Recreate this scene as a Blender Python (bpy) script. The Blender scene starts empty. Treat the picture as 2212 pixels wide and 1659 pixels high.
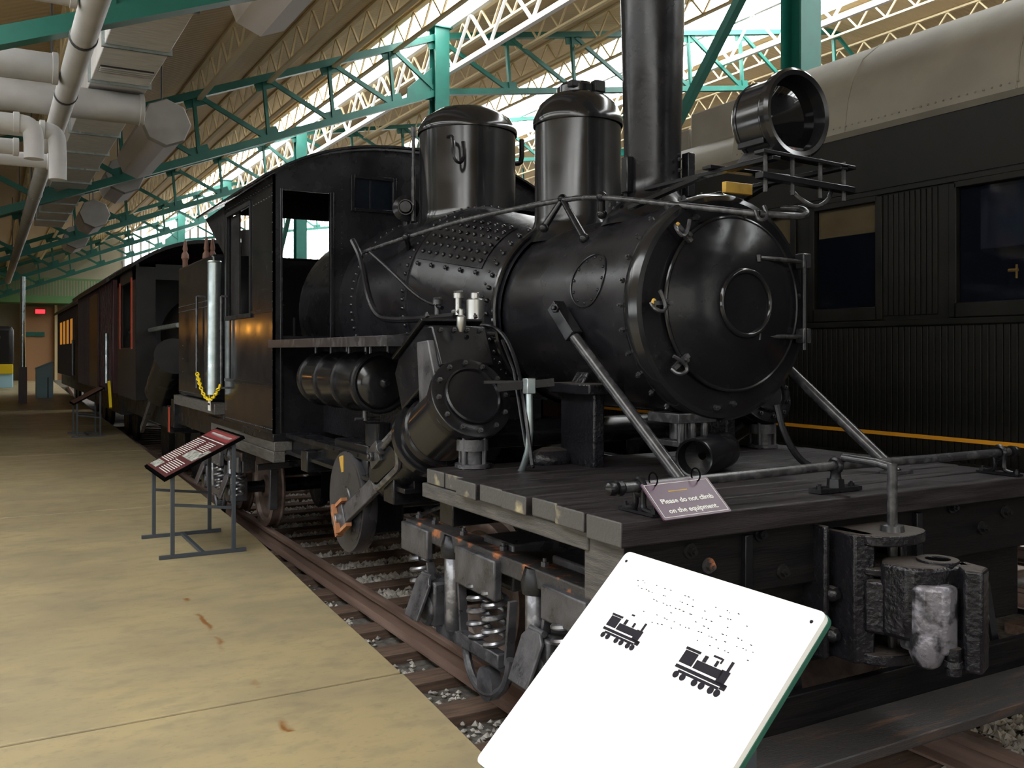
import bpy, math, random
from mathutils import Vector, Matrix
random.seed(7)
S = bpy.context.scene
C = S.collection
PI = math.pi

# ------------------------------------------------------------------ camera
F_PX, YAW, CAM_Z, HORIZON = 2000.0, math.radians(29.6), 1.83, 760.0
SN, CS = math.sin(YAW), math.cos(YAW)
cam = bpy.data.objects.new('camera', bpy.data.cameras.new('camera'))
C.objects.link(cam)
cam.location = (0, 0, CAM_Z)
cam.rotation_euler = (PI / 2, 0, -YAW)
cam.data.sensor_width = 36.0
cam.data.lens = 36.0 * F_PX / 2212.0
cam.data.shift_y = -(829.5 - HORIZON) / 2212.0
cam.data.clip_start, cam.data.clip_end = 0.05, 300
S.camera = cam

# ------------------------------------------------------------------ world, exposure
w = bpy.data.worlds.new('world'); S.world = w; w.use_nodes = True
w.node_tree.nodes['Background'].inputs[0].default_value = (0.95, 0.97, 1.0, 1)
w.node_tree.nodes['Background'].inputs[1].default_value = 1.0
S.view_settings.view_transform = 'Standard'
S.view_settings.look = 'None'
S.view_settings.gamma = 1.0
S.view_settings.use_curve_mapping = False
S.view_settings.exposure = 0.0
S.cycles.max_bounces = 6
S.cycles.diffuse_bounces = 4
S.cycles.adaptive_threshold = 0.03
S.cycles.glossy_bounces = 3
S.cycles.transmission_bounces = 4
S.cycles.caustics_reflective = False
S.cycles.caustics_refractive = False
S.cycles.sample_clamp_indirect = 4.0
S.cycles.use_denoising = True
SKY_L, LOW_L, SIDE_L, END_L, FAR_L = 15.0, 7.2, 4.5, 1.0, 5.0      # daylight coming through skylights, the end window, the far gable

# ------------------------------------------------------------------ photo pixel -> place
def pt(px, py, X=None, Y=None, Z=None):
    u = (px - 1106.0) / F_PX; v = (py - HORIZON) / F_PX
    ax, ay, az = SN + u * CS, CS - u * SN, -v
    if X is not None: d = X / ax
    elif Y is not None: d = Y / ay
    else: d = (Z - CAM_Z) / az
    return Vector((ax * d, ay * d, CAM_Z + az * d))

# ------------------------------------------------------------------ materials
def mat(name, col, rough=0.5, metal=0.0, var=None, scale=6.0, rvar=0.0, bump=0.0, bscale=40.0, spec=0.5, coat=0.0,
        emit=None, alpha=None, stretch=(1, 1, 1), contrast=(0.35, 0.65), trans=0.0):
    m = bpy.data.materials.new(name); m.use_nodes = True
    nt = m.node_tree; b = nt.nodes['Principled BSDF']
    b.inputs['Base Color'].default_value = (*col, 1)
    b.inputs['Roughness'].default_value = rough
    b.inputs['Metallic'].default_value = metal
    b.inputs['Specular IOR Level'].default_value = spec
    if coat: b.inputs['Coat Weight'].default_value = coat; b.inputs['Coat Roughness'].default_value = 0.12
    if trans: b.inputs['Transmission Weight'].default_value = trans
    if emit: b.inputs['Emission Color'].default_value = (*emit[0], 1); b.inputs['Emission Strength'].default_value = emit[1]
    if alpha is not None: b.inputs['Alpha'].default_value = alpha
    if var or rvar or bump:
        tc = nt.nodes.new('ShaderNodeTexCoord'); mp = nt.nodes.new('ShaderNodeMapping')
        mp.inputs['Scale'].default_value = stretch
        nt.links.new(tc.outputs['Object'], mp.inputs['Vector'])
    if var or rvar:
        n = nt.nodes.new('ShaderNodeTexNoise'); n.inputs['Scale'].default_value = scale; n.inputs['Detail'].default_value = 6
        nt.links.new(mp.outputs['Vector'], n.inputs['Vector'])
        r = nt.nodes.new('ShaderNodeMapRange'); r.inputs[1].default_value, r.inputs[2].default_value = contrast
        nt.links.new(n.outputs['Fac'], r.inputs[0])
        if var:
            x = nt.nodes.new('ShaderNodeMix'); x.data_type = 'RGBA'
            x.inputs[6].default_value = (*col, 1); x.inputs[7].default_value = (*var, 1)
            nt.links.new(r.outputs[0], x.inputs[0]); nt.links.new(x.outputs[2], b.inputs['Base Color'])
        if rvar:
            q = nt.nodes.new('ShaderNodeMapRange'); q.inputs[3].default_value = rough - rvar; q.inputs[4].default_value = rough + rvar
            nt.links.new(n.outputs['Fac'], q.inputs[0]); q.inputs[1].default_value, q.inputs[2].default_value = 0.3, 0.7
            nt.links.new(q.outputs[0], b.inputs['Roughness'])
    if bump:
        n2 = nt.nodes.new('ShaderNodeTexNoise'); n2.inputs['Scale'].default_value = bscale; n2.inputs['Detail'].default_value = 4
        nt.links.new(mp.outputs['Vector'], n2.inputs['Vector'])
        bp = nt.nodes.new('ShaderNodeBump'); bp.inputs['Strength'].default_value = bump; bp.inputs['Distance'].default_value = 0.01
        nt.links.new(n2.outputs['Fac'], bp.inputs['Height']); nt.links.new(bp.outputs['Normal'], b.inputs['Normal'])
    return m

M = {}
M['black'] = mat('black_gloss_paint', (0.006, 0.006, 0.008), 0.24, rvar=0.07, var=(0.011, 0.011, 0.013), scale=5, contrast=(.2, .8), bump=0.06, bscale=30, spec=0.32)
M['boiler'] = mat('boiler_paint', (0.007, 0.007, 0.009), 0.28, rvar=0.10, var=(0.016, 0.015, 0.018), scale=3, contrast=(.25, .75), bump=0.10, bscale=16, spec=0.42)
M['jacket'] = mat('polished_black_sheet', (0.008, 0.008, 0.010), 0.15, rvar=0.05, var=(0.016, 0.016, 0.017), scale=3, contrast=(.2, .8), bump=0.03, bscale=6, spec=0.5)
M['matt'] = mat('dull_black', (0.007, 0.007, 0.008), 0.5, spec=0.25, rvar=0.1, var=(0.014, 0.013, 0.013), contrast=(.2, .8), scale=7, bump=0.15, bscale=30)
M['rough_cast'] = mat('thick_painted_casting', (0.008, 0.008, 0.010), 0.20, rvar=0.08, var=(0.012, 0.011, 0.014), scale=12, bump=0.7, bscale=40, spec=0.36)
M['truck'] = mat('painted_truck_steel', (0.032, 0.032, 0.037), 0.34, rvar=0.12, var=(0.075, 0.073, 0.080), scale=9, bump=0.3, bscale=45, spec=0.6)
M['disc'] = mat('blackened_steel', (0.022, 0.022, 0.026), 0.30, rvar=0.08, var=(0.045, 0.044, 0.050), scale=4, bump=0.08, bscale=20, spec=0.5)
M['spring'] = mat('spring_steel', (0.16, 0.16, 0.175), 0.28, metal=0.8, var=(.32, .32, .34), scale=20, contrast=(.45, .6))
M['rusty'] = mat('rust_flaked_beam', (0.035, 0.033, 0.034), 0.5, var=(0.36, 0.13, 0.05), scale=9, contrast=(0.56, 0.64), bump=0.5, bscale=40)
M['rust'] = mat('orange_rust', (0.42, 0.19, 0.09), 0.8, var=(0.30, 0.12, 0.05), scale=14, bump=0.3)
M['deck'] = mat('dark_oiled_planks', (0.014, 0.012, 0.013), 0.45, spec=0.22, rvar=0.1, var=(0.034, 0.028, 0.030), scale=5, stretch=(0.6, 8, 8), bump=0.3, bscale=30)
M['wood_end'] = mat('weathered_plank_end', (0.068, 0.065, 0.062), 0.6, var=(0.36, 0.31, 0.19), scale=6, contrast=(0.57, 0.68), bump=0.3, bscale=60)
M['wood_grey'] = mat('weathered_grey_timber', (0.050, 0.048, 0.047), 0.6, var=(0.095, 0.088, 0.080), scale=10, stretch=(6, 0.7, 6), bump=0.4, bscale=40)
M['beam'] = mat('black_timber', (0.006, 0.006, 0.007), 0.40, spec=0.13, rvar=0.1, var=(0.011, 0.010, 0.010), scale=6, stretch=(0.5, 6, 6), bump=0.2, bscale=20)
M['tread'] = mat('wheel_tread_brown', (0.24, 0.17, 0.14), 0.42, metal=0.15, var=(0.13, 0.095, 0.08), scale=12)
M['steel'] = mat('bare_steel', (0.42, 0.42, 0.40), 0.32, metal=0.9, rvar=0.1, scale=12)
M['galv'] = mat('galvanised', (0.46, 0.52, 0.53), 0.34, metal=0.85, var=(0.33, 0.40, 0.41), scale=11, rvar=0.08)
M['greyrod'] = mat('worn_grey_rod', (0.026, 0.026, 0.029), 0.27, metal=0.0, var=(0.070, 0.070, 0.074), scale=20, contrast=(.45, .7), spec=0.6)
M['yellow'] = mat('yellow_plastic', (0.85, 0.62, 0.01), 0.45)
M['gold'] = mat('gold_paint', (0.62, 0.38, 0.06), 0.5, var=(0.40, 0.24, 0.04), scale=9)
M['void'] = mat('plain_black_and_shade', (0.003, 0.003, 0.003), 0.9, spec=0.0)  # plain black parts; also painted shade for openings and the coach interior
M['lens'] = mat('headlight_glass', (0.004, 0.004, 0.005), 0.03, spec=0.4)
M['coach'] = mat('coach_dark_olive', (0.008, 0.008, 0.0065), 0.5, spec=0.16, rvar=0.08, var=(0.016, 0.015, 0.013), scale=3, bump=0.05)
M['coach_roof'] = mat('coach_roof_tan', (0.20, 0.18, 0.14), 0.62, var=(0.16, 0.14, 0.11), scale=2.2, bump=0.08, bscale=20)
M['glass'] = mat('dark_window_glass', (0.006, 0.008, 0.012), 0.06, spec=0.6)
M['blind'] = mat('ochre_blind', (0.36, 0.27, 0.12), 0.8, var=(0.28, 0.20, 0.08), scale=5)
M['stripe'] = mat('orange_stripe', (0.80, 0.36, 0.02), 0.5)
M['rail'] = mat('rusty_rail', (0.19, 0.125, 0.10), 0.42, metal=0.25, rvar=0.1, var=(0.29, 0.20, 0.165), scale=5, stretch=(4, 0.4, 4), bump=0.1)
M['tie'] = mat('creosoted_tie', (0.17, 0.105, 0.072), 0.7, var=(0.09, 0.06, 0.046), scale=7, stretch=(0.6, 6, 6), bump=0.4, bscale=35)
M['soil'] = mat('dark_ballast_bed', (0.06, 0.052, 0.044), 0.9, var=(0.15, 0.135, 0.12), scale=18, bump=1.0, bscale=60)
M['stone'] = mat('ballast_stone', (0.55, 0.52, 0.47), 0.85, var=(0.26, 0.24, 0.22), scale=9, bump=0.3)
M['green'] = mat('teal_green_steel', (0.005, 0.118, 0.088), 0.45, var=(0.004, 0.095, 0.07), scale=3)
M['ceil'] = mat('tan_roof_deck', (0.55, 0.43, 0.27), 0.8, var=(0.48, 0.37, 0.23), scale=0.8)
M['joist'] = mat('cream_joist', (0.66, 0.54, 0.33), 0.7)
M['white'] = mat('white_paint', (0.80, 0.79, 0.76), 0.5)
M['pipe'] = mat('pale_pipe_lagging', (0.37, 0.36, 0.35), 0.55, var=(0.31, 0.30, 0.295), scale=3)
M['duct'] = mat('galvanised_duct', (0.74, 0.72, 0.70), 0.45, metal=0.15, var=(0.58, 0.56, 0.55), scale=4, stretch=(1, 6, 1))
M['lavender'] = mat('pale_lavender_duct', (0.66, 0.63, 0.67), 0.6)
M['blue'] = mat('kiosk_blue', (0.42, 0.72, 0.90), 0.5)
M['maroon'] = mat('maroon_paint', (0.045, 0.010, 0.012), 0.35, var=(0.028, 0.007, 0.009), scale=3)
M['darkgrey'] = mat('dark_grey_paint', (0.018, 0.018, 0.020), 0.5)
M['redtrim'] = mat('red_trim', (0.45, 0.06, 0.03), 0.5)
M['stand'] = mat('stand_grey_steel', (0.045, 0.055, 0.07), 0.5)
M['plum'] = mat('plum_plastic', (0.085, 0.045, 0.075), 0.33, spec=0.45)
M['board'] = mat('maroon_board', (0.09, 0.02, 0.024), 0.35)
M['print'] = mat('white_print', (0.75, 0.75, 0.72), 0.5)
M['print_dark'] = mat('dark_print', (0.012, 0.010, 0.016), 0.6, spec=0.15)
M['panel'] = mat('white_panel', (0.88, 0.88, 0.86), 0.38)
M['panel_edge'] = mat('green_panel_edge', (0.02, 0.10, 0.07), 0.4)
M['orangewall'] = mat('orange_brown_wall', (0.36, 0.19, 0.09), 0.7)
M['cream'] = mat('cream_wall', (0.60, 0.50, 0.28), 0.7)
M['wall'] = mat('building_wall', (0.33, 0.29, 0.22), 0.8, var=(0.28, 0.25, 0.19), scale=1.0)
M['darkwall'] = mat('dark_block_wall', (0.075, 0.070, 0.065), 0.85, var=(0.055, 0.052, 0.05), scale=1.0)
M['leafgreen'] = mat('balcony_green', (0.11, 0.25, 0.09), 0.6)
M['skylight'] = mat('daylit_skylight', (0.9, 0.9, 0.9), 0.5, emit=((0.95, 0.985, 1.0), SKY_L))
M['skylight_low'] = mat('daylit_low_skylight', (0.9, 0.9, 0.9), 0.5, emit=((0.95, 0.98, 1.0), LOW_L))
M['sidewin'] = mat('daylit_side_window', (0.9, 0.9, 0.9), 0.5, emit=((0.94, 0.97, 1.0), SIDE_L))
M['endwin'] = mat('daylit_end_window', (0.9, 0.9, 0.9), 0.5, emit=((1.0, 0.97, 0.90), END_L))
M['farwin'] = mat('daylit_far_gable', (0.9, 0.9, 0.9), 0.5, emit=((1.0, 0.99, 0.97), FAR_L))
M['exit'] = mat('exit_sign_red', (0.5, 0.01, 0.01), 0.5, emit=((1.0, 0.02, 0.03), 3.0))
M['lamp'] = mat('amber_lamp', (0.9, 0.5, 0.1), 0.5, emit=((1.0, 0.42, 0.06), 16.0))

def dusty(m, col, amount):                            # settled dust on upward faces
    nt = m.node_tree; b = nt.nodes['Principled BSDF']; N = nt.nodes.new
    g = N('ShaderNodeNewGeometry'); sp = N('ShaderNodeSeparateXYZ'); nt.links.new(g.outputs['True Normal'], sp.inputs[0])
    r = N('ShaderNodeMapRange'); r.inputs[1].default_value, r.inputs[2].default_value, r.inputs[4].default_value = 0.75, 0.98, amount
    nt.links.new(sp.outputs[2], r.inputs[0]); x = N('ShaderNodeMix'); x.data_type = 'RGBA'
    nt.links.new(r.outputs[0], x.inputs[0]); nt.links.new(b.inputs['Base Color'].links[0].from_socket, x.inputs[6]); x.inputs[7].default_value = (*col, 1)
    nt.links.new(x.outputs[2], b.inputs['Base Color'])
    q = N('ShaderNodeMapRange'); q.inputs[1].default_value, q.inputs[2].default_value, q.inputs[3].default_value, q.inputs[4].default_value = 0.75, 0.98, 0.25, 0.6
    nt.links.new(sp.outputs[2], q.inputs[0]); nt.links.new(q.outputs[0], b.inputs['Roughness'])
dusty(M['rough_cast'], (0.075, 0.060, 0.050), 0.7)

def floor_mat():
    m = bpy.data.materials.new('sealed_concrete'); m.use_nodes = True
    nt = m.node_tree; N = nt.nodes.new; L = nt.links.new; b = nt.nodes['Principled BSDF']
    geo = N('ShaderNodeNewGeometry')
    mp = N('ShaderNodeMapping'); mp.inputs['Scale'].default_value = (1.0, 1.6, 1); L(geo.outputs['Position'], mp.inputs['Vector'])
    def noise(scale, detail=6):
        n = N('ShaderNodeTexNoise'); n.inputs['Scale'].default_value = scale; n.inputs['Detail'].default_value = detail
        L(mp.outputs['Vector'], n.inputs['Vector']); return n
    def rng(n, a, c, lo=0.0, hi=1.0):
        r = N('ShaderNodeMapRange'); r.inputs[1].default_value, r.inputs[2].default_value, r.inputs[3].default_value, r.inputs[4].default_value = a, c, lo, hi
        L(n.outputs['Fac'], r.inputs[0]); return r
    def mix(fac, a, c):
        x = N('ShaderNodeMix'); x.data_type = 'RGBA'; L(fac, x.inputs[0])
        for i, k in ((6, a), (7, c)):
            if isinstance(k, tuple): x.inputs[i].default_value = (*k, 1)
            else: L(k, x.inputs[i])
        return x.outputs[2]
    base = mix(rng(noise(1.3), 0.38, 0.64).outputs[0], (0.415, 0.335, 0.185), (0.325, 0.270, 0.165))
    base = mix(rng(noise(6.0), 0.50, 0.72, 0, 0.55).outputs[0], base, (0.255, 0.22, 0.145))
    base = mix(rng(noise(26.0), 0.56, 0.72, 0, 0.4).outputs[0], base, (0.23, 0.205, 0.14))
    L(base, b.inputs['Base Color'])
    q = rng(noise(3.0), 0.3, 0.7, 0.30, 0.46); L(q.outputs[0], b.inputs['Roughness'])
    b.inputs['Specular IOR Level'].default_value = 0.45
    return m
M['floor'] = floor_mat()

def corrugated(name, col, axis='X', pitch=0.075, strength=0.6):
    m = mat(name, col, 0.75); nt = m.node_tree
    tc = nt.nodes.new('ShaderNodeNewGeometry'); wv = nt.nodes.new('ShaderNodeTexWave')
    wv.bands_direction = axis; wv.inputs['Scale'].default_value = 2 * PI / pitch / 20.0
    nt.links.new(tc.outputs['Position'], wv.inputs['Vector'])
    bp = nt.nodes.new('ShaderNodeBump'); bp.inputs['Strength'].default_value = strength; bp.inputs['Distance'].default_value = 0.03
    nt.links.new(wv.outputs['Fac'], bp.inputs['Height']); nt.links.new(bp.outputs['Normal'], nt.nodes['Principled BSDF'].inputs['Normal'])
    return m
M['ceil'] = corrugated('tan_roof_deck_ribbed', (0.52, 0.385, 0.215), 'Y', 0.16, 0.35)

# ------------------------------------------------------------------ mesh building
def frame(axis):
    a = Vector(axis).normalized()
    t = Vector((0, 0, 1)) if abs(a.z) < 0.9 else Vector((0, 1, 0))
    e1 = a.cross(t).normalized(); e2 = a.cross(e1).normalized()
    return a, e1, e2

class MB:
    def __init__(s): s.v = []; s.f = []
    def add(s, vs, fs):
        o = len(s.v); s.v += [Vector(p) for p in vs]; s.f += [[i + o for i in f] for f in fs]; return s
    def box(s, a, b):
        x0, x1 = sorted((a[0], b[0])); y0, y1 = sorted((a[1], b[1])); z0, z1 = sorted((a[2], b[2]))
        return s.add([(x0, y0, z0), (x1, y0, z0), (x1, y1, z0), (x0, y1, z0), (x0, y0, z1), (x1, y0, z1), (x1, y1, z1), (x0, y1, z1)],
                     [(0, 3, 2, 1), (4, 5, 6, 7), (0, 1, 5, 4), (1, 2, 6, 5), (2, 3, 7, 6), (3, 0, 4, 7)])
    def bar(s, p, q, wd, ht, up=(0, 0, 1)):          # box beam from p to q
        p, q = Vector(p), Vector(q); a = (q - p).normalized(); up = Vector(up)
        if abs(a.dot(up)) > 0.98: up = Vector((0, 1, 0)) if abs(a.y) < 0.9 else Vector((1, 0, 0))
        e1 = a.cross(up).normalized(); e2 = e1.cross(a).normalized()
        vs = [c + e1 * (wd / 2 * i) + e2 * (ht / 2 * j) for c in (p, q) for i, j in ((-1, -1), (1, -1), (1, 1), (-1, 1))]
        return s.add(vs, [(0, 1, 2, 3), (7, 6, 5, 4), (0, 4, 5, 1), (1, 5, 6, 2), (2, 6, 7, 3), (3, 7, 4, 0)])
    def lathe(s, prof, o, axis, seg=32, cap=True):   # prof: (radius, distance along axis)
        o = Vector(o); a, e1, e2 = frame(axis); vs = []; fs = []; n = len(prof)
        for r, t in prof:
            for k in range(seg):
                g = 2 * PI * k / seg
                vs.append(o + a * t + e1 * (r * math.cos(g)) + e2 * (r * math.sin(g)))
        for i in range(n - 1):
            for k in range(seg):
                k2 = (k + 1) % seg
                fs.append((i * seg + k, i * seg + k2, (i + 1) * seg + k2, (i + 1) * seg + k))
        if cap:
            fs.append(tuple(range(seg))[::-1]); fs.append(tuple((n - 1) * seg + k for k in range(seg)))
        return s.add(vs, fs)
    def cyl(s, p, q, r, r2=None, seg=20):
        p, q = Vector(p), Vector(q); L = (q - p).length
        return s.lathe([(r, 0), (r if r2 is None else r2, L)], p, q - p, seg)
    def ring(s, o, axis, r_in, r_out, t, seg=36):    # flat ring of thickness t
        return s.lathe([(r_in, 0), (r_out, 0), (r_out, t), (r_in, t), (r_in, 0)], o, axis, seg, cap=False)
    def tube(s, pts, r, seg=10, smooth=0):
        P = [Vector(p) for p in pts]
        for _ in range(smooth):
            Q = [P[0]]
            for i in range(len(P) - 1):
                Q += [P[i].lerp(P[i + 1], 0.25), P[i].lerp(P[i + 1], 0.75)]
            P = Q + [P[-1]]
        n = len(P); vs = []; fs = []; nrm = None
        for i in range(n):
            tg = (P[min(i + 1, n - 1)] - P[max(i - 1, 0)]).normalized()
            if nrm is None: nrm = frame(tg)[1]
            nrm = (nrm - tg * nrm.dot(tg)).normalized(); bn = tg.cross(nrm)
            rr = r[i] if isinstance(r, (list, tuple)) and len(r) == n else (r if not isinstance(r, (list, tuple)) else r[0])
            for k in range(seg):
                g = 2 * PI * k / seg; vs.append(P[i] + nrm * (rr * math.cos(g)) + bn * (rr * math.sin(g)))
        for i in range(n - 1):
            for k in range(seg):
                k2 = (k + 1) % seg; fs.append((i * seg + k, i * seg + k2, (i + 1) * seg + k2, (i + 1) * seg + k))
        fs.append(tuple(range(seg))[::-1]); fs.append(tuple((n - 1) * seg + k for k in range(seg)))
        return s.add(vs, fs)
    def prism(s, poly, d):                            # poly: 3D points in a plane, extruded by vector d
        P = [Vector(p) for p in poly]; d = Vector(d); n = len(P)
        fs = [tuple(range(n))[::-1], tuple(range(n, 2 * n))] + [(i, (i + 1) % n, n + (i + 1) % n, n + i) for i in range(n)]
        return s.add(P + [p + d for p in P], fs)
    def loft(s, rows, thick=None):                    # rows of equal length -> open sheet
        n = len(rows[0]); vs = [p for r in rows for p in r]
        fs = [(i * n + k, i * n + k + 1, (i + 1) * n + k + 1, (i + 1) * n + k) for i in range(len(rows) - 1) for k in range(n - 1)]
        return s.add(vs, fs)
    def ball(s, c, r, seg=10, rings=6, sq=(1, 1, 1)):
        vs = []; fs = []; c = Vector(c)
        for i in range(1, rings):
            t = PI * i / rings
            for k in range(seg):
                g = 2 * PI * k / seg
                vs.append(c + Vector((r * sq[0] * math.sin(t) * math.cos(g), r * sq[1] * math.sin(t) * math.sin(g), r * sq[2] * math.cos(t))))
        top, bot = len(vs), len(vs) + 1
        vs += [c + Vector((0, 0, r * sq[2])), c - Vector((0, 0, r * sq[2]))]
        for i in range(rings - 2):
            for k in range(seg):
                k2 = (k + 1) % seg; fs.append((i * seg + k, (i + 1) * seg + k, (i + 1) * seg + k2, i * seg + k2))
        for k in range(seg):
            k2 = (k + 1) % seg; fs.append((top, k, k2)); fs.append((bot, (rings - 2) * seg + k2, (rings - 2) * seg + k))
        return s.add(vs, fs)
    def nut(s, c, axis, r=0.018, t=0.02, stud=0.012):
        a = Vector(axis).normalized(); c = Vector(c)
        s.lathe([(r, 0), (r, t)], c, a, 6)
        if stud: s.lathe([(r * 0.5, t), (r * 0.5, t + stud)], c, a, 8)
        return s
    def rivet(s, c, axis, r=0.011):
        return s.lathe([(r, 0), (r * 0.85, r * 0.5), (r * 0.4, r * 0.85)], c, axis, 7)
    def torus(s, c, axis, R, r, seg=40, k=10, a0=0, a1=2 * PI):
        a, e1, e2 = frame(axis); c = Vector(c)
        full = abs(a1 - a0) > 6.2
        n = seg if full else seg + 1
        P = [c + e1 * (R * math.cos(a0 + (a1 - a0) * i / seg)) + e2 * (R * math.sin(a0 + (a1 - a0) * i / seg)) for i in range(n)]
        if not full: return s.tube(P, r, k)
        prof = [(R + r * math.cos(2 * PI * j / k), r * math.sin(2 * PI * j / k)) for j in range(k + 1)]
        return s.lathe(prof, c, axis, seg, cap=False)
    def helix(s, p, axis, R, r, turns, L, k=7, n=14):
        a, e1, e2 = frame(axis); p = Vector(p); m = int(turns * n)
        return s.tube([p + a * (L * i / m) + e1 * (R * math.cos(2 * PI * i / n)) + e2 * (R * math.sin(2 * PI * i / n)) for i in range(m + 1)], r, k)

BASE = {}
def link(name, me, m, parent=None, base=None, bevel=0, seg=2, label=None, cat=None, group=None, kind=None, smooth=True):
    o = bpy.data.objects.new(name, me); C.objects.link(o)
    if not me.materials and m is not None: me.materials.append(M[m] if isinstance(m, str) else m)
    if parent is not None: o.parent = parent; BASE[o.name] = BASE[parent.name]
    else: o.location = base; BASE[o.name] = Vector(base)
    if bevel:
        bm = o.modifiers.new('bevel', 'BEVEL'); bm.width = bevel; bm.segments = seg; bm.limit_method = 'ANGLE'; bm.angle_limit = math.radians(40)
    if label: o['label'] = label
    if cat: o['category'] = cat
    if group: o['group'] = group
    if kind: o['kind'] = kind
    return o

def obj(name, mb, m, parent=None, bevel=0, smooth=True, **kw):
    if parent is not None: base = BASE[parent.name]
    else:
        xs = [p.x for p in mb.v]; ys = [p.y for p in mb.v]; zs = [p.z for p in mb.v]
        base = Vector(((min(xs) + max(xs)) / 2, (min(ys) + max(ys)) / 2, min(zs)))
    me = bpy.data.meshes.new(name)
    me.from_pydata([tuple(p - base) for p in mb.v], [], mb.f); me.update()
    import bmesh
    bm = bmesh.new(); bm.from_mesh(me); bmesh.ops.recalc_face_normals(bm, faces=bm.faces[:]); bm.to_mesh(me); bm.free()
    if smooth:
        me.shade_smooth(); me.set_sharp_from_angle(angle=math.radians(38))
    return link(name, me, m, parent, base, bevel, **kw)

def objs(name, mb, m, parent=None, **kw):               # one object for each separate piece
    own = list(range(len(mb.v)))
    def find(i):
        while own[i] != i: own[i] = own[own[i]]; i = own[i]
        return i
    for f in mb.f:
        for i in f[1:]: own[find(i)] = find(f[0])
    groups = {}
    for f in mb.f: groups.setdefault(find(f[0]), []).append(f)
    first = None
    for fs in groups.values():
        ids = sorted({i for f in fs for i in f}); k = {i: n for n, i in enumerate(ids)}
        p = MB(); p.add([mb.v[i] for i in ids], [[k[i] for i in f] for f in fs]); o = obj(name, p, m, parent, **kw); first = first or o
    return first

def thing(name, label, cat, loc=(0, 0, 0), group=None, kind=None):
    o = bpy.data.objects.new(name, None); C.objects.link(o); o.location = loc; o.empty_display_size = 0.1
    o['label'] = label; o['category'] = cat
    if group: o['group'] = group
    if kind: o['kind'] = kind
    BASE[o.name] = Vector(loc); return o

def dup(o, parent=None, shift=(0, 0, 0), label=None):
    c = o.copy(); C.objects.link(c); c.parent = parent
    if parent is None: c.location = o.location + Vector(shift)
    BASE[c.name] = BASE[o.name] + Vector(shift)
    if label: c['label'] = label
    for ch in list(o.children): dup(ch, c)
    return c

def part_copy(o, shift):                              # a look-alike piece under the same parent
    c = o.copy(); C.objects.link(c); c.location = o.location + Vector(shift); BASE[c.name] = BASE[o.name]; return c

def text_mesh(txt, size, origin, ex, ey, m, parent, name, bold=0.0, thick=0.0006):
    cu = bpy.data.curves.new(name, 'FONT'); cu.body = txt; cu.size = size; cu.align_x = 'CENTER'; cu.align_y = 'CENTER'
    cu.extrude = thick; cu.offset = bold; cu.resolution_u = 3
    t = bpy.data.objects.new(name, cu); C.objects.link(t)
    me = bpy.data.meshes.new_from_object(t); bpy.data.objects.remove(t); bpy.data.curves.remove(cu)
    ex, ey = Vector(ex).normalized(), Vector(ey).normalized(); ez = ex.cross(ey)
    R = Matrix((ex, ey, ez)).transposed().to_4x4(); R.translation = Vector(origin) - BASE[parent.name]
    me.transform(R)
    return link(name, me, m, parent)

T = 3.30                 # track centre
PLAT = 0.21              # platform level above rail top
def sh(y):                                            # the track bends gently to the right in the distance
    return 0.0006 * max(0.0, y - 8.0) ** 2

Y0, Y1 = -9.0, 60.0
# ---------------- floor: concrete platform in slabs with a straight joint, rust streak in the concrete
EDGE = [(Y0, 1.60), (-2, 1.62), (1.5, 1.66), (3.318, 1.743), (4.325, 1.824), (5.819, 1.905), (8.135, 2.05), (12.3, 2.18), (20.55, 2.40), (39.8, 2.80), (Y1, 3.3)]
def edge_x(y):
    for (ya, xa), (yb, xb) in zip(EDGE, EDGE[1:]):
        if ya <= y <= yb: return xa + (xb - xa) * (y - ya) / (yb - ya)
    return EDGE[-1][1]
def strip(y0, y1, inset, zt, zb):
    ys = [y0] + [y for y, _ in EDGE if y0 < y < y1]
    fine = []
    for a, b in zip(ys, ys[1:] + [y1]):
        fine += [a + (b - a) * k / 3 for k in range(3)]
    ys = fine + [y1]
    return MB().prism([(-7.5, y0, zb)] + [(edge_x(y) - inset, y, zb) for y in ys] + [(-7.5, y1, zb)], (0, 0, zt - zb))
fl = obj('floor', strip(Y0, Y1, 0.02, PLAT - 0.012, -0.5), mat('joint_filler', (0.17, 0.165, 0.16), 0.8), kind='structure', smooth=False)
brk = [Y0, -1.6, 4.34, 10.3, 16.3, 22.3, 28.3, 34.3, 40.3, 46.3, Y1]
for a, b in zip(brk, brk[1:]):
    obj('slab', strip(a + 0.014, b - 0.014, 0.0, PLAT, -0.02), 'floor', fl, bevel=0.006, smooth=False)
# rust streak: added to the concrete material
nt = M['floor'].node_tree; N = nt.nodes.new; L = nt.links.new; b_ = nt.nodes['Principled BSDF']
old = b_.inputs['Base Color'].links[0].from_socket
g = N('ShaderNodeNewGeometry'); sx = N('ShaderNodeSeparateXYZ'); L(g.outputs['Position'], sx.inputs[0])
nz = N('ShaderNodeTexNoise'); nz.inputs['Scale'].default_value = 5; nz.inputs['Detail'].default_value = 8; L(g.outputs['Position'], nz.inputs['Vector'])
def math_(op, a, b=None, c=None):
    n = N('ShaderNodeMath'); n.operation = op
    for i, k in enumerate((a, b, c)):
        if k is None: continue
        if isinstance(k, (int, float)): n.inputs[i].default_value = k
        else: L(k, n.inputs[i])
    return n.outputs[0]
xo = math_('SUBTRACT', sx.outputs[0], math_('MULTIPLY_ADD', nz.outputs['Fac'], 0.10, 1.085))
near = math_('SUBTRACT', 1.0, math_('MULTIPLY', math_('ABSOLUTE', xo), 42.0))
yy = math_('MULTIPLY', math_('GREATER_THAN', sx.outputs[1], 3.9), math_('LESS_THAN', sx.outputs[1], 6.35))
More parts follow.
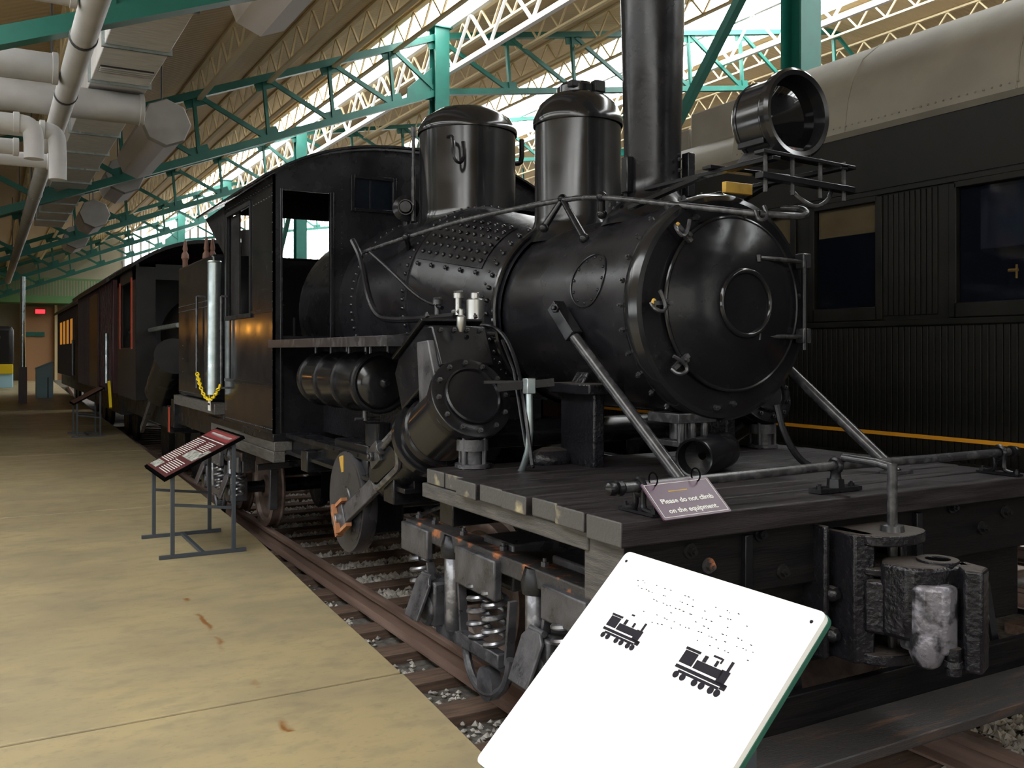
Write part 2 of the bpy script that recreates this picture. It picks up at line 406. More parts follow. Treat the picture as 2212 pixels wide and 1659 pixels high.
n3 = N('ShaderNodeTexNoise'); n3.inputs['Scale'].default_value = 3.4; n3.inputs['Detail'].default_value = 8; L(g.outputs['Position'], n3.inputs['Vector'])
patch = N('ShaderNodeMapRange'); patch.inputs[1].default_value, patch.inputs[2].default_value = 0.44, 0.62; L(n3.outputs['Fac'], patch.inputs[0])
fac = N('ShaderNodeClamp'); L(math_('MULTIPLY', math_('MULTIPLY', math_('MULTIPLY', near, 2.0), yy), patch.outputs[0]), fac.inputs[0])
mx = N('ShaderNodeMix'); mx.data_type = 'RGBA'; L(fac.outputs[0], mx.inputs[0]); L(old, mx.inputs[6]); mx.inputs[7].default_value = (0.24, 0.105, 0.03, 1)
L(mx.outputs[2], b_.inputs['Base Color'])

# ---------------- ballast bed and stones
obj('trackbed', MB().box((1.3, Y0, -0.6), (36, Y1, -0.225)), 'soil', kind='structure', smooth=False)
import numpy as np
rs = np.random.RandomState(3)
def stones(name, n, x0, x1, y0, y1, z, smin, smax, label):
    oc = np.array([(1, 0, 0), (-1, 0, 0), (0, 1, 0), (0, -1, 0), (0, 0, 1), (0, 0, -1)], float)
    fc = np.array([(0, 2, 4), (2, 1, 4), (1, 3, 4), (3, 0, 4), (2, 0, 5), (1, 2, 5), (3, 1, 5), (0, 3, 5)])
    yy_ = y0 + (y1 - y0) * rs.rand(n) ** 1.5
    c = np.stack([x0 + (x1 - x0) * rs.rand(n), yy_, z + 0.022 * rs.rand(n)], 1)
    sc = (smin + (smax - smin) * rs.rand(n, 1, 1)) * (0.55 + 0.75 * rs.rand(n, 6, 1))
    ang = rs.rand(n) * 6.28
    R = np.zeros((n, 3, 3)); R[:, 0, 0] = np.cos(ang); R[:, 0, 1] = -np.sin(ang); R[:, 1, 0] = np.sin(ang); R[:, 1, 1] = np.cos(ang); R[:, 2, 2] = 0.8
    v = np.einsum('nij,nkj->nki', R, oc[None] * sc) + c[:, None]
    base = Vector(((x0 + x1) / 2, (y0 + y1) / 2, z))
    f = (fc[None] + 6 * np.arange(n)[:, None, None]).reshape(-1, 3)
    me = bpy.data.meshes.new(name); me.from_pydata((v.reshape(-1, 3) - np.array(base)).tolist(), [], f.tolist()); me.update()
    link(name, me, 'stone', None, base, label=label, cat='gravel', kind='stuff')
stones('ballast', 30000, 2.62, 5.3, 1.2, 16, -0.212, 0.020, 0.040, 'grey crushed stone ballast between the rails and beyond')
stones('ballast', 2600, 1.80, 2.46, 2.0, 14, -0.225, 0.012, 0.026, 'dark crushed stone between platform edge and near rail')

# ---------------- tracks
RP = [(-0.035, 0), (-0.036, -0.030), (-0.012, -0.042), (-0.009, -0.125), (-0.064, -0.138), (-0.066, -0.15), (0.066, -0.15), (0.064, -0.138), (0.009, -0.125), (0.012, -0.042), (0.036, -0.030), (0.035, 0), (0.026, 0.004), (-0.026, 0.004)]
def rail_mb(x, y0, y1, bend=True, n=40):
    mb = MB(); rows = []
    for i in range(n + 1):
        y = y0 + (y1 - y0) * i / n
        rows.append([(x + (sh(y) if bend else 0) + a, y, z) for a, z in RP + RP[:1]])
    mb.loft(rows); k = len(RP)
    mb.add([rows[0][j] for j in range(k)], [tuple(range(k))]); mb.add([rows[-1][j] for j in range(k)], [tuple(range(k))])
    return mb
tr = thing('railway_track', 'rusty railway track on ballast carrying the black locomotive', 'track', (T, 5, -0.3))
for sx_ in (-1, 1): obj('rail', rail_mb(T + sx_ * 0.7525, Y0, 58), 'rail', tr)
t0 = obj('tie', MB().box((T - 1.22, 0.0, -0.31), (T + 1.22, 0.20, -0.152)), 'tie', tr, bevel=0.008)
y = 0.62
t0.location.y += y - 0.0; yb = y
while y < 26:
    y += 0.56; part_copy(t0, (sh(y) + random.uniform(-.03, .03), y - yb, random.uniform(-.006, 0)))
TC = 7.75
tc_ = thing('railway_track', 'railway track under the dark passenger coach', 'track', (TC, 5, -0.3))
for sx_ in (-1, 1): obj('rail', rail_mb(TC + sx_ * 0.7525, Y0, 30, False, 2), 'rail', tc_)
t1 = obj('tie', MB().box((TC - 1.25, 0.0, -0.31), (TC + 1.25, 0.21, -0.152)), 'tie', tc_, bevel=0.008)
for k in range(1, 18): part_copy(t1, (0, k * 0.56, 0))

# ---------------- roof shell
LOWY = 13.2
def zl(x): return 6.40 + 0.385 * x
def zm(x): return 8.18 + 0.18 * x
def zr(x): return 12.21 - 0.10 * (x - 22.4)
def deck_mb(xa, za, xb, zb): return MB().prism([(xa, Y0, za), (xb, Y0, zb), (xb, Y0, zb + 0.12), (xa, Y0, za + 0.12)], (0, Y1 - Y0, 0))
ce = obj('ceiling', deck_mb(-0.9, zl(-0.9), 8.7, zl(8.7)), 'ceil', kind='structure', smooth=False)
obj('roof_deck', deck_mb(-7.5, zl(-7.5), -3.1, zl(-3.1)), 'ceil', ce, smooth=False)
obj('roof_deck', MB().prism([(-3.1, LOWY, zl(-3.1)), (-0.9, LOWY, zl(-0.9)), (-0.9, LOWY, zl(-0.9) + .12), (-3.1, LOWY, zl(-3.1) + .12)], (0, Y1 - LOWY, 0)), 'ceil', ce, smooth=False)
obj('roof_deck', deck_mb(10.05, zm(10.05), 16.2, zm(16.2)), 'ceil', ce, smooth=False)
obj('roof_deck', deck_mb(22.4, zr(22.4), 36, zr(36)), 'ceil', ce, smooth=False)
def skylight(n, xa, za, xb, zb, step, m='skylight', Y1=Y1):
    fr = MB(); y = Y0
    for x, z in ((xa, za), (xb, zb)): fr.box((x - 0.05, Y0, z), (x + 0.05, Y1, z + 0.12))
    ys = []
    while y < Y1 - 0.01:
        ys.append((y, min(y + step, Y1))); fr.bar((xa, y, za + 0.05), (xb, y, zb + 0.05), 0.05, 0.08); y += step
    o = obj('window_%d' % n, fr, 'white', kind='structure', smooth=False)
    for a, b in ys: obj('pane', MB().prism([(xa, a, za + 0.06), (xb, a, zb + 0.06), (xb, a, zb + 0.07), (xa, a, za + 0.07)], (0, b - a - 0.02, 0)), m, o, smooth=False)
skylight(1, 8.7, zl(8.7), 10.05, zm(10.05), 3.0)
skylight(6, -3.1, zl(-3.1), -0.9, zl(-0.9), 2.2, 'skylight_low', LOWY)
skylight(2, 16.2, zm(16.2), 22.4, zr(22.4), 3.0)

# ---------------- walls
wlf = MB(); wlf.box((-7.7, Y0, -0.5), (-7.5, Y1, 1.0)); wlf.box((-7.7, Y0, 2.8), (-7.5, Y1, 3.6)); wlf.box((-7.7, Y0, 1.0), (-7.5, -6.0, 2.8)); wlf.box((-7.7, 14.0, 1.0), (-7.5, Y1, 2.8))
obj('wall_left', wlf, 'darkwall', kind='structure', smooth=False)
sf_ = MB()
for i in range(9): sf_.box((-7.66, -6.0 + i * 2.5 - .05, 1.0), (-7.47, -6.0 + i * 2.5 + .05, 2.8))
for z in (1.0, 2.8): sf_.box((-7.66, -6.0, z - .05), (-7.47, 14.0, z + .05))
sw_ = obj('window_7', sf_, 'green', kind='structure', smooth=False)
for i in range(8): obj('pane', MB().box((-7.62, -6.0 + i * 2.5 + .05, 1.05), (-7.61, -6.0 + (i + 1) * 2.5 - .05, 2.75)), 'sidewin', sw_, smooth=False)
obj('wall_right', MB().box((36, Y0, -0.5), (36.2, Y1, 11)), 'darkwall', kind='structure', smooth=False)
# end wall behind the viewer with tall windows
wb = MB()
wb.box((-7.5, Y0 - 0.2, -0.5), (36, Y0, 0.9)); wb.box((-7.5, Y0 - 0.2, 4.9), (5.0, Y0, 9.0)); wb.box((5.0, Y0 - 0.2, 6.0), (36, Y0, 12.5)); wb.box((-7.5, Y0 - 0.2, 0.9), (-6.0, Y0, 4.9))
wb.box((4.6, Y0 - 0.2, 0.9), (6.0, Y0, 6.0)); wb.box((13.0, Y0 - 0.2, 0.9), (36, Y0, 6.0))
obj('wall_back', wb, 'darkwall', kind='structure', smooth=False)
def end_window(n, xa, xb, z0, z1, nx, nz):
    fr = MB(); wx = (xb - xa) / nx; wz = (z1 - z0) / nz
    for i in range(nx + 1): fr.box((xa + i * wx - 0.05, Y0 - 0.12, z0), (xa + i * wx + 0.05, Y0 + 0.03, z1))
    for j in range(nz + 1): fr.box((xa, Y0 - 0.12, z0 + j * wz - 0.05), (xb, Y0 + 0.03, z0 + j * wz + 0.05))
    o = obj('window_%d' % n, fr, 'green', kind='structure', smooth=False)
    for i in range(nx):
        for j in range(nz):
            obj('pane', MB().box((xa + i * wx + 0.05, Y0 - 0.08, z0 + j * wz + 0.05), (xa + (i + 1) * wx - 0.05, Y0 - 0.07, z0 + (j + 1) * wz - 0.05)), 'endwin', o, smooth=False)
end_window(3, -6.0, 4.6, 0.9, 4.9, 4, 2)
end_window(4, 6.0, 13.0, 0.9, 6.0, 3, 2)
# far gable: solid below, ribbed translucent panels above
wf = MB(); wf.box((-7.5, Y1, -0.5), (36, Y1 + 0.2, 4.2)); wf.box((-7.5, Y1, 4.2), (7.2, Y1 + 0.2, 9.5)); wf.box((36, Y1, 4.2), (36.2, Y1 + 0.2, 11))
obj('wall_far', wf, 'wall', kind='structure', smooth=False)
ff = MB()
for i in range(0, 61): ff.box((7.2 + i * 0.48 - 0.06, Y1 - 0.05, 4.2), (7.2 + i * 0.48 + 0.06, Y1 + 0.02, 12.3))
fo = obj('window_5', ff, 'pipe', kind='structure', smooth=False)
for i in range(6): obj('pane', MB().box((7.2 + i * 4.8, Y1 + 0.05, 4.2), (7.2 + (i + 1) * 4.8 - 0.03, Y1 + 0.06, 12.3)), 'farwin', fo, smooth=False)

# ---------------- roof joists along the hall
def joist_parts(z0, root, x, m):
    obj('top_chord', MB().bar((x, Y0, z0 - 0.05), (x, Y1, z0 - 0.05), 0.11, 0.06), m, root, smooth=False)
    obj('bottom_chord', MB().bar((x, Y0, z0 - 0.66), (x, Y1, z0 - 0.66), 0.10, 0.055), m, root, smooth=False)
    wbm = MB(); k = 0; y = Y0
    while y < Y1 - 0.6:
        a = (x, y, z0 - (0.07 if k % 2 else 0.64)); b = (x, y + 0.5, z0 - (0.64 if k % 2 else 0.07))
        wbm.bar(a, b, 0.042, 0.042); y += 0.5; k += 1
    obj('web', wbm, m, root, smooth=False)
LX = [8.5 - 1.5 * k for k in range(10)]
j0 = thing('roof_joist', 'cream open web joist running under the sloping tan roof', 'joist', (LX[0], 25, zl(LX[0]) - 0.6), group='cream joists under the low roof')
joist_parts(zl(LX[0]), j0, LX[0], 'joist')
NTH = ['second', 'third', 'fourth', 'fifth', 'sixth', 'seventh', 'eighth', 'ninth', 'tenth']
j0['label'] = 'cream open web joist along the lower edge of the narrow skylight'
for k, x in enumerate(LX[1:]): dup(j0, None, (x - LX[0], 0, zl(x) - zl(LX[0])), '%s cream joist down the low roof from the narrow skylight' % NTH[k])
for k, x in enumerate((10.25, 12.1, 13.95, 15.8)): dup(j0, None, (x - LX[0], 0, zm(x) - zl(LX[0])), '%s cream joist up the roof between the two skylights' % (['first'] + NTH)[k])['group'] = 'joists between the skylights'
for k, x in enumerate((22.7, 24.8, 26.9, 29.0)): dup(j0, None, (x - LX[0], 0, zr(x) - zl(LX[0])), '%s cream joist beyond the wide skylight above the coach' % (['first'] + NTH)[k])['group'] = 'joists beyond the wide skylight'
gw = thing('roof_girder', 'white painted lattice girder along the narrow skylight', 'girder', (9.95, 25, 8.6))
for z in (8.75, 9.85): obj('chord', MB().bar((9.95, Y0, z), (9.95, Y1, z), 0.12, 0.12), 'white', gw, smooth=False)
wm = MB(); y = Y0; k = 0
while y < Y1 - 1: wm.bar((9.95, y, 8.78 if k % 2 else 9.82), (9.95, y + 0.95, 9.82 if k % 2 else 8.78), 0.06, 0.06); y += 0.95; k += 1
obj('lattice', wm, 'white', gw, smooth=False)
gw2 = dup(gw, None, (9.0, 0, 1.6), 'white painted lattice girder along the wide skylight above the coach')

# ---------------- trusses and columns
CX = 9.7
def tz(x): return 5.85 + 0.385 * x if x <= CX else 5.85 + 0.385 * CX + 0.18 * (x - CX)
def bz(x): return 4.48 + 0.385 * x if x <= CX else 4.48 + 0.385 * CX + 0.15 * (x - CX)
YT = [9.07, 20.7, 32.3, 43.9, 55.4]
def truss(y):
    t = thing('roof_truss', 'green steel truss crossing the hall under the joists', 'truss', (0, y, 2), group='green trusses across the hall')
    x0, x1 = -7.3, 33.0
    for nm, f in (('top_chord', tz), ('bottom_chord', bz)):
        mb = MB(); mb.bar((x0, y, f(x0)), (CX, y, f(CX)), 0.18, 0.155); mb.bar((CX, y, f(CX)), (x1, y, f(x1)), 0.18, 0.14)
        obj(nm, mb, 'green', t, smooth=False)
    nodes = [8.5 - 1.5 * k for k in range(10)][::-1] + [CX] + [CX + 2.0 + 2.0 * k for k in range(11)]
    for i, x in enumerate(nodes):
        obj('vertical', MB().bar((x, y, bz(x)), (x - 0.12, y, tz(x - 0.12)), 0.07, 0.10), 'green', t, smooth=False)
        obj('gusset', MB().bar((x - 0.24, y, bz(x - 0.24) + 0.14), (x + 0.20, y, bz(x + 0.20) + 0.14), 0.03, 0.20), 'green', t, smooth=False)
        obj('gusset', MB().bar((x - 0.30, y, tz(x - 0.30) - 0.15), (x + 0.16, y, tz(x + 0.16) - 0.15), 0.03, 0.20), 'green', t, smooth=False)
        if i + 1 < len(nodes):
            xb = nodes[i + 1]; obj('diagonal', MB().bar((x, y, tz(x) - 0.06), (xb - 0.1, y, bz(xb - 0.1) + 0.08), 0.07, 0.10), 'green', t, smooth=False)
    return t
tr0 = truss(YT[0])
tr0['label'] = 'fifth green roof truss from the far gable, over the galvanised duct end'
for k, y in enumerate(YT[1:]): dup(tr0, None, (0, y - YT[0], 0), '%s green roof truss counted from the far gable wall' % ['fourth', 'third', 'second', 'first'][k])
def column(y):
    mb = MB(); mb.box((CX - 0.012, y - 0.17, -0.2), (CX + 0.012, y + 0.17, 9.75))
    o = thing('column', 'green steel column standing behind the passenger coach', 'column', (CX, y, -0.2), group='green columns behind the coach')
    obj('web', mb, 'green', o, smooth=False)
    for s in (-1, 1): obj('flange', MB().box((CX - 0.19, y + s * 0.17 - 0.014, -0.2), (CX + 0.19, y + s * 0.17 + 0.014, 9.75)), 'green', o, smooth=False)
    obj('cap_plate', MB().box((CX - 0.25, y - 0.25, 9.75), (CX + 0.25, y + 0.25, 9.78)), 'green', o, smooth=False)
    obj('knee_plate', MB().prism([(CX - 0.19, y, 8.0), (CX - 0.85, y, 8.0 - 0.05), (CX - 0.85, y, 8.2), (CX - 0.19, y, 8.8)], (0, 0.03, 0)), 'green', o, smooth=False)
    obj('cross_brace', MB().bar((CX, y + 0.18, 8.1), (CX, y + 7.8, 0.0), 0.13, 0.13), 'green', o, smooth=False)
    return o
c0 = column(YT[0])
ORD = ['fifth', 'fourth', 'third', 'second', 'first']
c0['label'] = 'fifth green steel column from the far gable, behind the coach'
for k, y in enumerate(YT[1:]): dup(c0, None, (0, y - YT[0], 0), '%s green steel column from the far gable, with diagonal brace' % ORD[k + 1])

LS, RS = 2.02, 2 * T - 2.02
lo = thing('locomotive', 'glossy black geared steam locomotive with inclined cylinder, tall chimney and plank front deck', 'locomotive', (T, 6.5, 0))
AY, AX, AZ = Vector((0, 1, 0)), Vector((1, 0, 0)), Vector((0, 0, 1))

# ---- main frame
fr = MB()
for x in (2.72, 2 * T - 2.72): fr.box((x - 0.06, 3.0, 0.86), (x + 0.06, 11.5, 1.10))
for y in (4.4, 5.2, 6.9, 8.2, 9.5, 11.3): fr.box((2.1, y - 0.08, 0.92), (RS - 0.08, y + 0.08, 1.08))
obj('main_frame', fr, 'black', lo, bevel=0.008)

# ---- front deck
DZ = 1.215
sill = MB().box((2.03, 2.98, 1.055), (2.13, 4.55, DZ - 0.085)); sill.box((RS - 0.11, 2.98, 1.03), (RS, 4.55, DZ - 0.085)); sill.box((2.7, 2.98, 1.03), (2.85, 4.6, DZ - 0.085)); sill.box((3.75, 2.98, 1.03), (3.9, 4.6, DZ - 0.085))
dk = objs('deck_sill', sill, 'wood_grey', lo, bevel=0.006)
for i, (a, b) in enumerate(((2.72, 2.948), (2.958, 3.168), (3.180, 3.381), (3.392, 3.610), (3.621, 3.836), (3.847, 4.058), (4.068, 4.278), (4.288, 4.5))):
    xo = 2.0 + (0 if i == 0 else random.uniform(-.012, .02)) + (0.03 if i > 5 else 0)
    o = obj('plank', MB().box((xo, a, DZ - (0.10 if i == 0 else 0.082)), (RS + 0.02 + random.uniform(-.015, .01), b, DZ - random.uniform(0, .004))), 'deck', dk, bevel=0.007)
    o.data.materials.append(M['wood_end'])
    for p in o.data.polygons:
        if abs(p.normal.x) > 0.9: p.material_index = 1
hb = obj('front_beam', MB().box((2.04, 2.76, 0.86), (RS - 0.02, 3.02, DZ - 0.103)), 'beam', lo, bevel=0.008)
hb.data.materials.append(M['wood_grey'])
for p in hb.data.polygons:
    if abs(p.normal.x) > 0.9: p.material_index = 1
objs('strap_plate', MB().box((2.62, 2.735, 0.80), (2.66, 2.762, 1.10)).box((3.66, 2.735, 0.80), (3.70, 2.762, 1.10)), 'black', hb, bevel=0.003)
obj('lower_beam', MB().box((2.12, 2.82, 0.50), (RS - 0.02, 3.02, 0.855)), 'beam', lo, bevel=0.006)
for px, py, m in ((1490, 1190, 'matt'), (1530, 1222, 'rusty'), (1641, 1153, 'black'), (2055, 1095, 'black'), (2120, 1140, 'matt'), (2170, 1105, 'matt'), (1690, 1235, 'matt')):
    c = pt(px, py, Y=2.758)
    b = MB().lathe([(0.032, 0), (0.030, 0.008)], c, (0, -1, 0), 14); b.nut(c + Vector((0, -0.008, 0)), (0, -1, 0), 0.019, 0.018, 0.012)
    obj('bolt', b, m, hb)

# ---- uncoupling bar
P = [pt(1347, 1054, Y=2.84), pt(1450, 1043, Y=2.845), pt(1560, 1032, Y=2.85), pt(1805, 1006, Y=2.85), pt(2000, 992, Y=2.85), pt(2178, 976, Y=2.84)]
ub = obj('uncoupling_bar', MB().tube(P, 0.021, 12), 'greyrod', lo)
for e in (P[0], P[-1]):
    d = -1 if e is P[0] else 1
    k = MB().lathe([(0.030, 0), (0.030, 0.02), (0.020, 0.02), (0.028, 0.035), (0.024, 0.06), (0.008, 0.072)], e + AX * d * 0.012, (d, 0, 0), 14)
    obj('knob', k, 'black', ub)
    c = e - AX * d * 0.075
    s = MB().torus(c, (1, 0, 0), 0.030, 0.012, 20, 8)
    for q in (-1, 1): s.tube([c + Vector((0, q * 0.026, -0.01)), c + Vector((0, q * 0.022, -0.08)), (c.x, c.y + q * 0.05, DZ + 0.012), (c.x, c.y + q * 0.085, DZ + 0.010)], 0.012, 8, 1)
    s.box((c.x - 0.022, c.y - 0.11, DZ), (c.x + 0.022, c.y + 0.11, DZ + 0.010))
    for q in (-1, 1): s.nut((c.x, c.y + q * 0.09, DZ + 0.01), AZ, 0.015, 0.014, 0.01)
    obj('bracket', s, 'black', ub)
c = P[3]
s = MB().torus(c, (1, 0, 0.0), 0.028, 0.013, 20, 8); s.lathe([(0.026, 0), (0.022, 0.03), (0.03, 0.05)], (c.x, c.y, DZ + 0.055), AZ, 12)
s.lathe([(0.04, 0), (0.036, 0.04)], (c.x, c.y, DZ + 0.015), AZ, 6); s.box((c.x - 0.13, c.y - 0.035, DZ), (c.x + 0.13, c.y + 0.035, DZ + 0.018))
for q in (-1, 1): s.nut((c.x + q * 0.1, c.y, DZ + 0.018), AZ, 0.014, 0.012, 0.008)
obj('bracket', s, 'black', ub)

# ---- coupler pocket and coupler
KX = 3.06
cp = MB(); cp.box((KX - 0.24, 2.60, 0.57), (KX + 0.34, 2.74, 1.125)); cp.box((KX - 0.245, 2.53, 0.57), (KX - 0.215, 2.74, 1.125))
pk = obj('coupler_pocket', cp, 'rough_cast', lo, bevel=0.01)
pw = MB().prism([(KX - 0.175, 2.62, 0.57), (KX - 0.175, 2.44, 0.57), (KX - 0.10, 2.40, 0.57), (KX - 0.08, 2.44, 0.57), (KX - 0.08, 2.62, 0.57)], (0, 0, 0.53))
pw.box((KX + 0.15, 2.47, 0.57), (KX + 0.19, 2.62, 1.10))
obj('side_cheek', pw, 'rough_cast', pk, bevel=0.008)
def dshape(z0, z1):
    a = [(KX - 0.16, 2.62, z0)] + [(KX + 0.03 + 0.17 * math.cos(t), 2.42 + 0.10 * math.sin(t), z0) for t in [PI + PI * i / 10 for i in range(11)]] + [(KX + 0.19, 2.62, z0)]
    return MB().prism(a, (0, 0, z1 - z0))
for z0, z1 in ((1.055, 1.10), (0.935, 0.965), (0.735, 0.755), (0.57, 0.615)): obj('shelf', dshape(z0, z1), 'rough_cast', pk, bevel=0.006)
pin = MB().cyl((KX + 0.03, 2.42, 0.60), (KX + 0.03, 2.42, 1.382), 0.021, seg=14); pin.lathe([(0.05, 0), (0.045, 0.025), (0.03, 0.03)], (KX + 0.03, 2.42, 1.10), AZ, 14)
pin.tube([(KX + 0.03, 2.42, 1.365), (KX + 0.03, 2.5, 1.378), (KX + 0.03, 2.675, 1.382)], 0.018, 10)
rod_ = obj('uncoupling_rod', pin, 'greyrod', lo)
for z in (0.67, 0.84):
    for q in (-0.20,): obj('bolt', MB().lathe([(0.034, 0), (0.030, 0.03), (0.016, 0.045)], (KX + q, 2.545, z), (0, -1, 0), 12), 'rough_cast', pk)
HX = 3.10
ck = MB(); ck.box((HX - 0.07, 2.30, 0.78), (HX + 0.05, 2.62, 0.925)); ck.prism([(HX - 0.19, 2.42, 0.70), (HX - 0.13, 2.30, 0.70), (HX + 0.02, 2.28, 0.70), (HX + 0.04, 2.42, 0.70)], (0, 0, 0.22))
cpl = obj('coupler', ck, 'rough_cast', lo, bevel=0.015)
hp = [(HX - 0.16, 2.36), (HX - 0.14, 2.24), (HX - 0.06, 2.18), (HX + 0.03, 2.17), (HX + 0.10, 2.12), (HX + 0.14, 2.18), (HX + 0.13, 2.32), (HX + 0.04, 2.40), (HX - 0.08, 2.42)]
obj('head', MB().prism([(x, y, 0.70) for x, y in hp], (0, 0, 0.30)), 'rough_cast', cpl, bevel=0.02)
obj('head_eye', MB().ring((HX + 0.05, 2.25, 0.985), AZ, 0.048, 0.082, 0.026, 24), 'rough_cast', cpl, bevel=0.004)
obj('eye_hole_shade', MB().lathe([(0.049, 0), (0.049, 0.006)], (HX + 0.05, 2.25, 0.998), AZ, 20), 'void', cpl)  # black disc on the head top stands in for shade in the eye
kn = [(HX - 0.13, 2.30), (HX - 0.13, 2.20), (HX - 0.06, 2.13), (HX + 0.02, 2.13), (HX + 0.03, 2.22), (HX - 0.04, 2.30)]
ku = MB().prism([(x, y, 0.66) for x, y in kn], (0, 0, 0.27)); ku.lathe([(0.03, 0), (0.05, .02), (0.068, .06), (0.075, .12), (0.06, .16)], (HX - 0.065, 2.215, 0.595), AZ, 18)
obj('knuckle', ku, mat('worn_silver_casting', (0.22, 0.21, 0.24), 0.35, rvar=0.1, metal=0.35, var=(0.025, 0.024, 0.028), scale=13, contrast=(.48, .60), bump=0.6, bscale=40), cpl, bevel=0.02)
obj('guard_arm', MB().prism([(HX + 0.00, 2.10, 0.60), (HX + 0.03, 2.04, 0.60), (HX + 0.13, 2.08, 0.60), (HX + 0.15, 2.2, 0.60), (HX + 0.09, 2.2, 0.60)], (0, 0, 0.40)), 'rough_cast', cpl, bevel=0.012)
obj('knuckle_pin', MB().cyl((HX - 0.015, 2.135, 0.585), (HX - 0.015, 2.135, 0.69), 0.030, seg=14).lathe([(0.04, 0), (0.035, 0.02)], (HX - 0.015, 2.135, 0.62), AZ, 12), 'rough_cast', cpl)
obj('arm_slot', MB().torus((HX + 0.15, 2.13, 0.79), (1, 0, 0), 0.03, 0.008, 16, 6), 'greyrod', cpl)

for o in (pk, cpl, rod_): o.location += Vector((.21, .165, -.02))      # the coupler sits on the track centre

# ---- footboard across the front
fb = obj('footboard', MB().box((2.15, 2.41, 0.255), (RS, 2.70, 0.30)), mat('worn_black_plank', (0.030, 0.027, 0.027), 0.55, var=(0.10, 0.055, 0.035), scale=5, contrast=(0.55, 0.75), stretch=(0.6, 5, 5), bump=0.4), lo, bevel=0.006)
obj('riser_board', MB().box((2.15, 2.70, 0.255), (RS, 2.745, 0.435)), 'beam', fb, bevel=0.005)
for x in (2.35, 2.95, 3.75, 4.3): obj('hanger_strap', MB().bar((x, 2.76, 0.30), (x, 2.86, 0.88), 0.05, 0.015, (0, 1, 0)), 'black', fb)

# ---- boiler and smokebox
BZ = 2.06
def boiler_sheet(st, m, name, parent, seg=64):
    rows = []
    for y, r, zc in st:
        rows.append([(T + r * math.cos(2 * PI * k / seg), y, zc + r * math.sin(2 * PI * k / seg)) for k in range(seg + 1)])
    return obj(name, MB().loft(rows), m, parent)
def on_boiler(y, ang, off=0.0):                      # ang measured up from the left horizontal
    r, zc = brad(y); r += off
    return Vector((T - r * math.cos(ang), y, zc + r * math.sin(ang)))
def brad(y):
    st = [(3.6, .555), (4.95, .555), (5.02, .575), (6.10, .70), (7.7, .71)]
    for (a, ra), (b, rb) in zip(st, st[1:]):
        if a <= y <= b: r = ra + (rb - ra) * (y - a) / (b - a); return r, BZ + (r - .555)
    return .71, BZ + .155
def nrm(ang): return Vector((-math.cos(ang), 0, math.sin(ang)))
def rings(ys): return [(y, brad(y)[0], brad(y)[1]) for y in ys]
sb = boiler_sheet([(3.62, .50, BZ)] + rings([3.64, 4.0, 4.4, 4.95]), 'boiler', 'smokebox', lo)
bo = boiler_sheet([(4.94, .575, BZ + .0)] + rings([5.02, 5.3, 5.6, 5.9, 6.10]) + [(6.101, .712, BZ + .145), (7.1, .72, BZ + .155), (7.101, .731, BZ + .155), (8.6, .731, BZ + .155), (8.62, .3, BZ + .1)], 'boiler', 'boiler_barrel', lo)
rv = MB()
for y in (5.03, 5.10):
    for k in range(22):
        a = math.radians(-50 + 8 * k); rv.rivet(on_boiler(y, a, 0.004), nrm(a), 0.016)
for y in (6.14, 7.16):
    for k in range(34):
        a = math.radians(-45 + 5 * k); rv.rivet(on_boiler(y, a, 0.014 if y < 7 else 0.022), nrm(a), 0.016)
for a_ in (22, 30, 36, 42, 48, 54, 60):
    for k in range(9):
        y = 5.28 + k * 0.092; a = math.radians(a_)
        if a_ == 22 and k % 2: continue
        rv.rivet(on_boiler(y, a, 0.009), nrm(a), 0.017)
for k in range(16): rv.rivet(on_boiler(5.15, math.radians(-40 + 8 * k)), nrm(math.radians(-40 + 8 * k)), 0.009)
obj('rivets', rv, 'jacket', bo, kind='stuff')
# stiffening patch plate edge
obj('patch_plate', MB().loft([[on_boiler(5.24 + 0.85 * i / 6, math.radians(a), 0.006) for a in range(25, 66, 5)] for i in range(7)]), 'boiler', bo)
# smokebox front ring with bolts
ring_ = MB().lathe([(.552, 0.10), (.575, 0.09), (.588, 0.05), (.585, 0.01), (.570, -0.012), (.545, -0.018)], (T, 3.60, BZ), AY, 72, cap=False)
rg = obj('front_ring', ring_, 'jacket', sb)
bl = MB()
for k in range(30):
    a = 2 * PI * k / 30; bl.nut((T + .577 * math.cos(a), 3.70, BZ + .577 * math.sin(a)), (math.cos(a), 0, math.sin(a)), 0.014, 0.016, 0.01)
obj('ring_bolts', bl, 'greyrod', rg, kind='stuff')
fp = obj('front_plate', MB().lathe([(.55, 0.0), (.55, 0.012), (.40, 0.014)], (T, 3.595, BZ), (0, -1, 0), 72), 'black', sb)
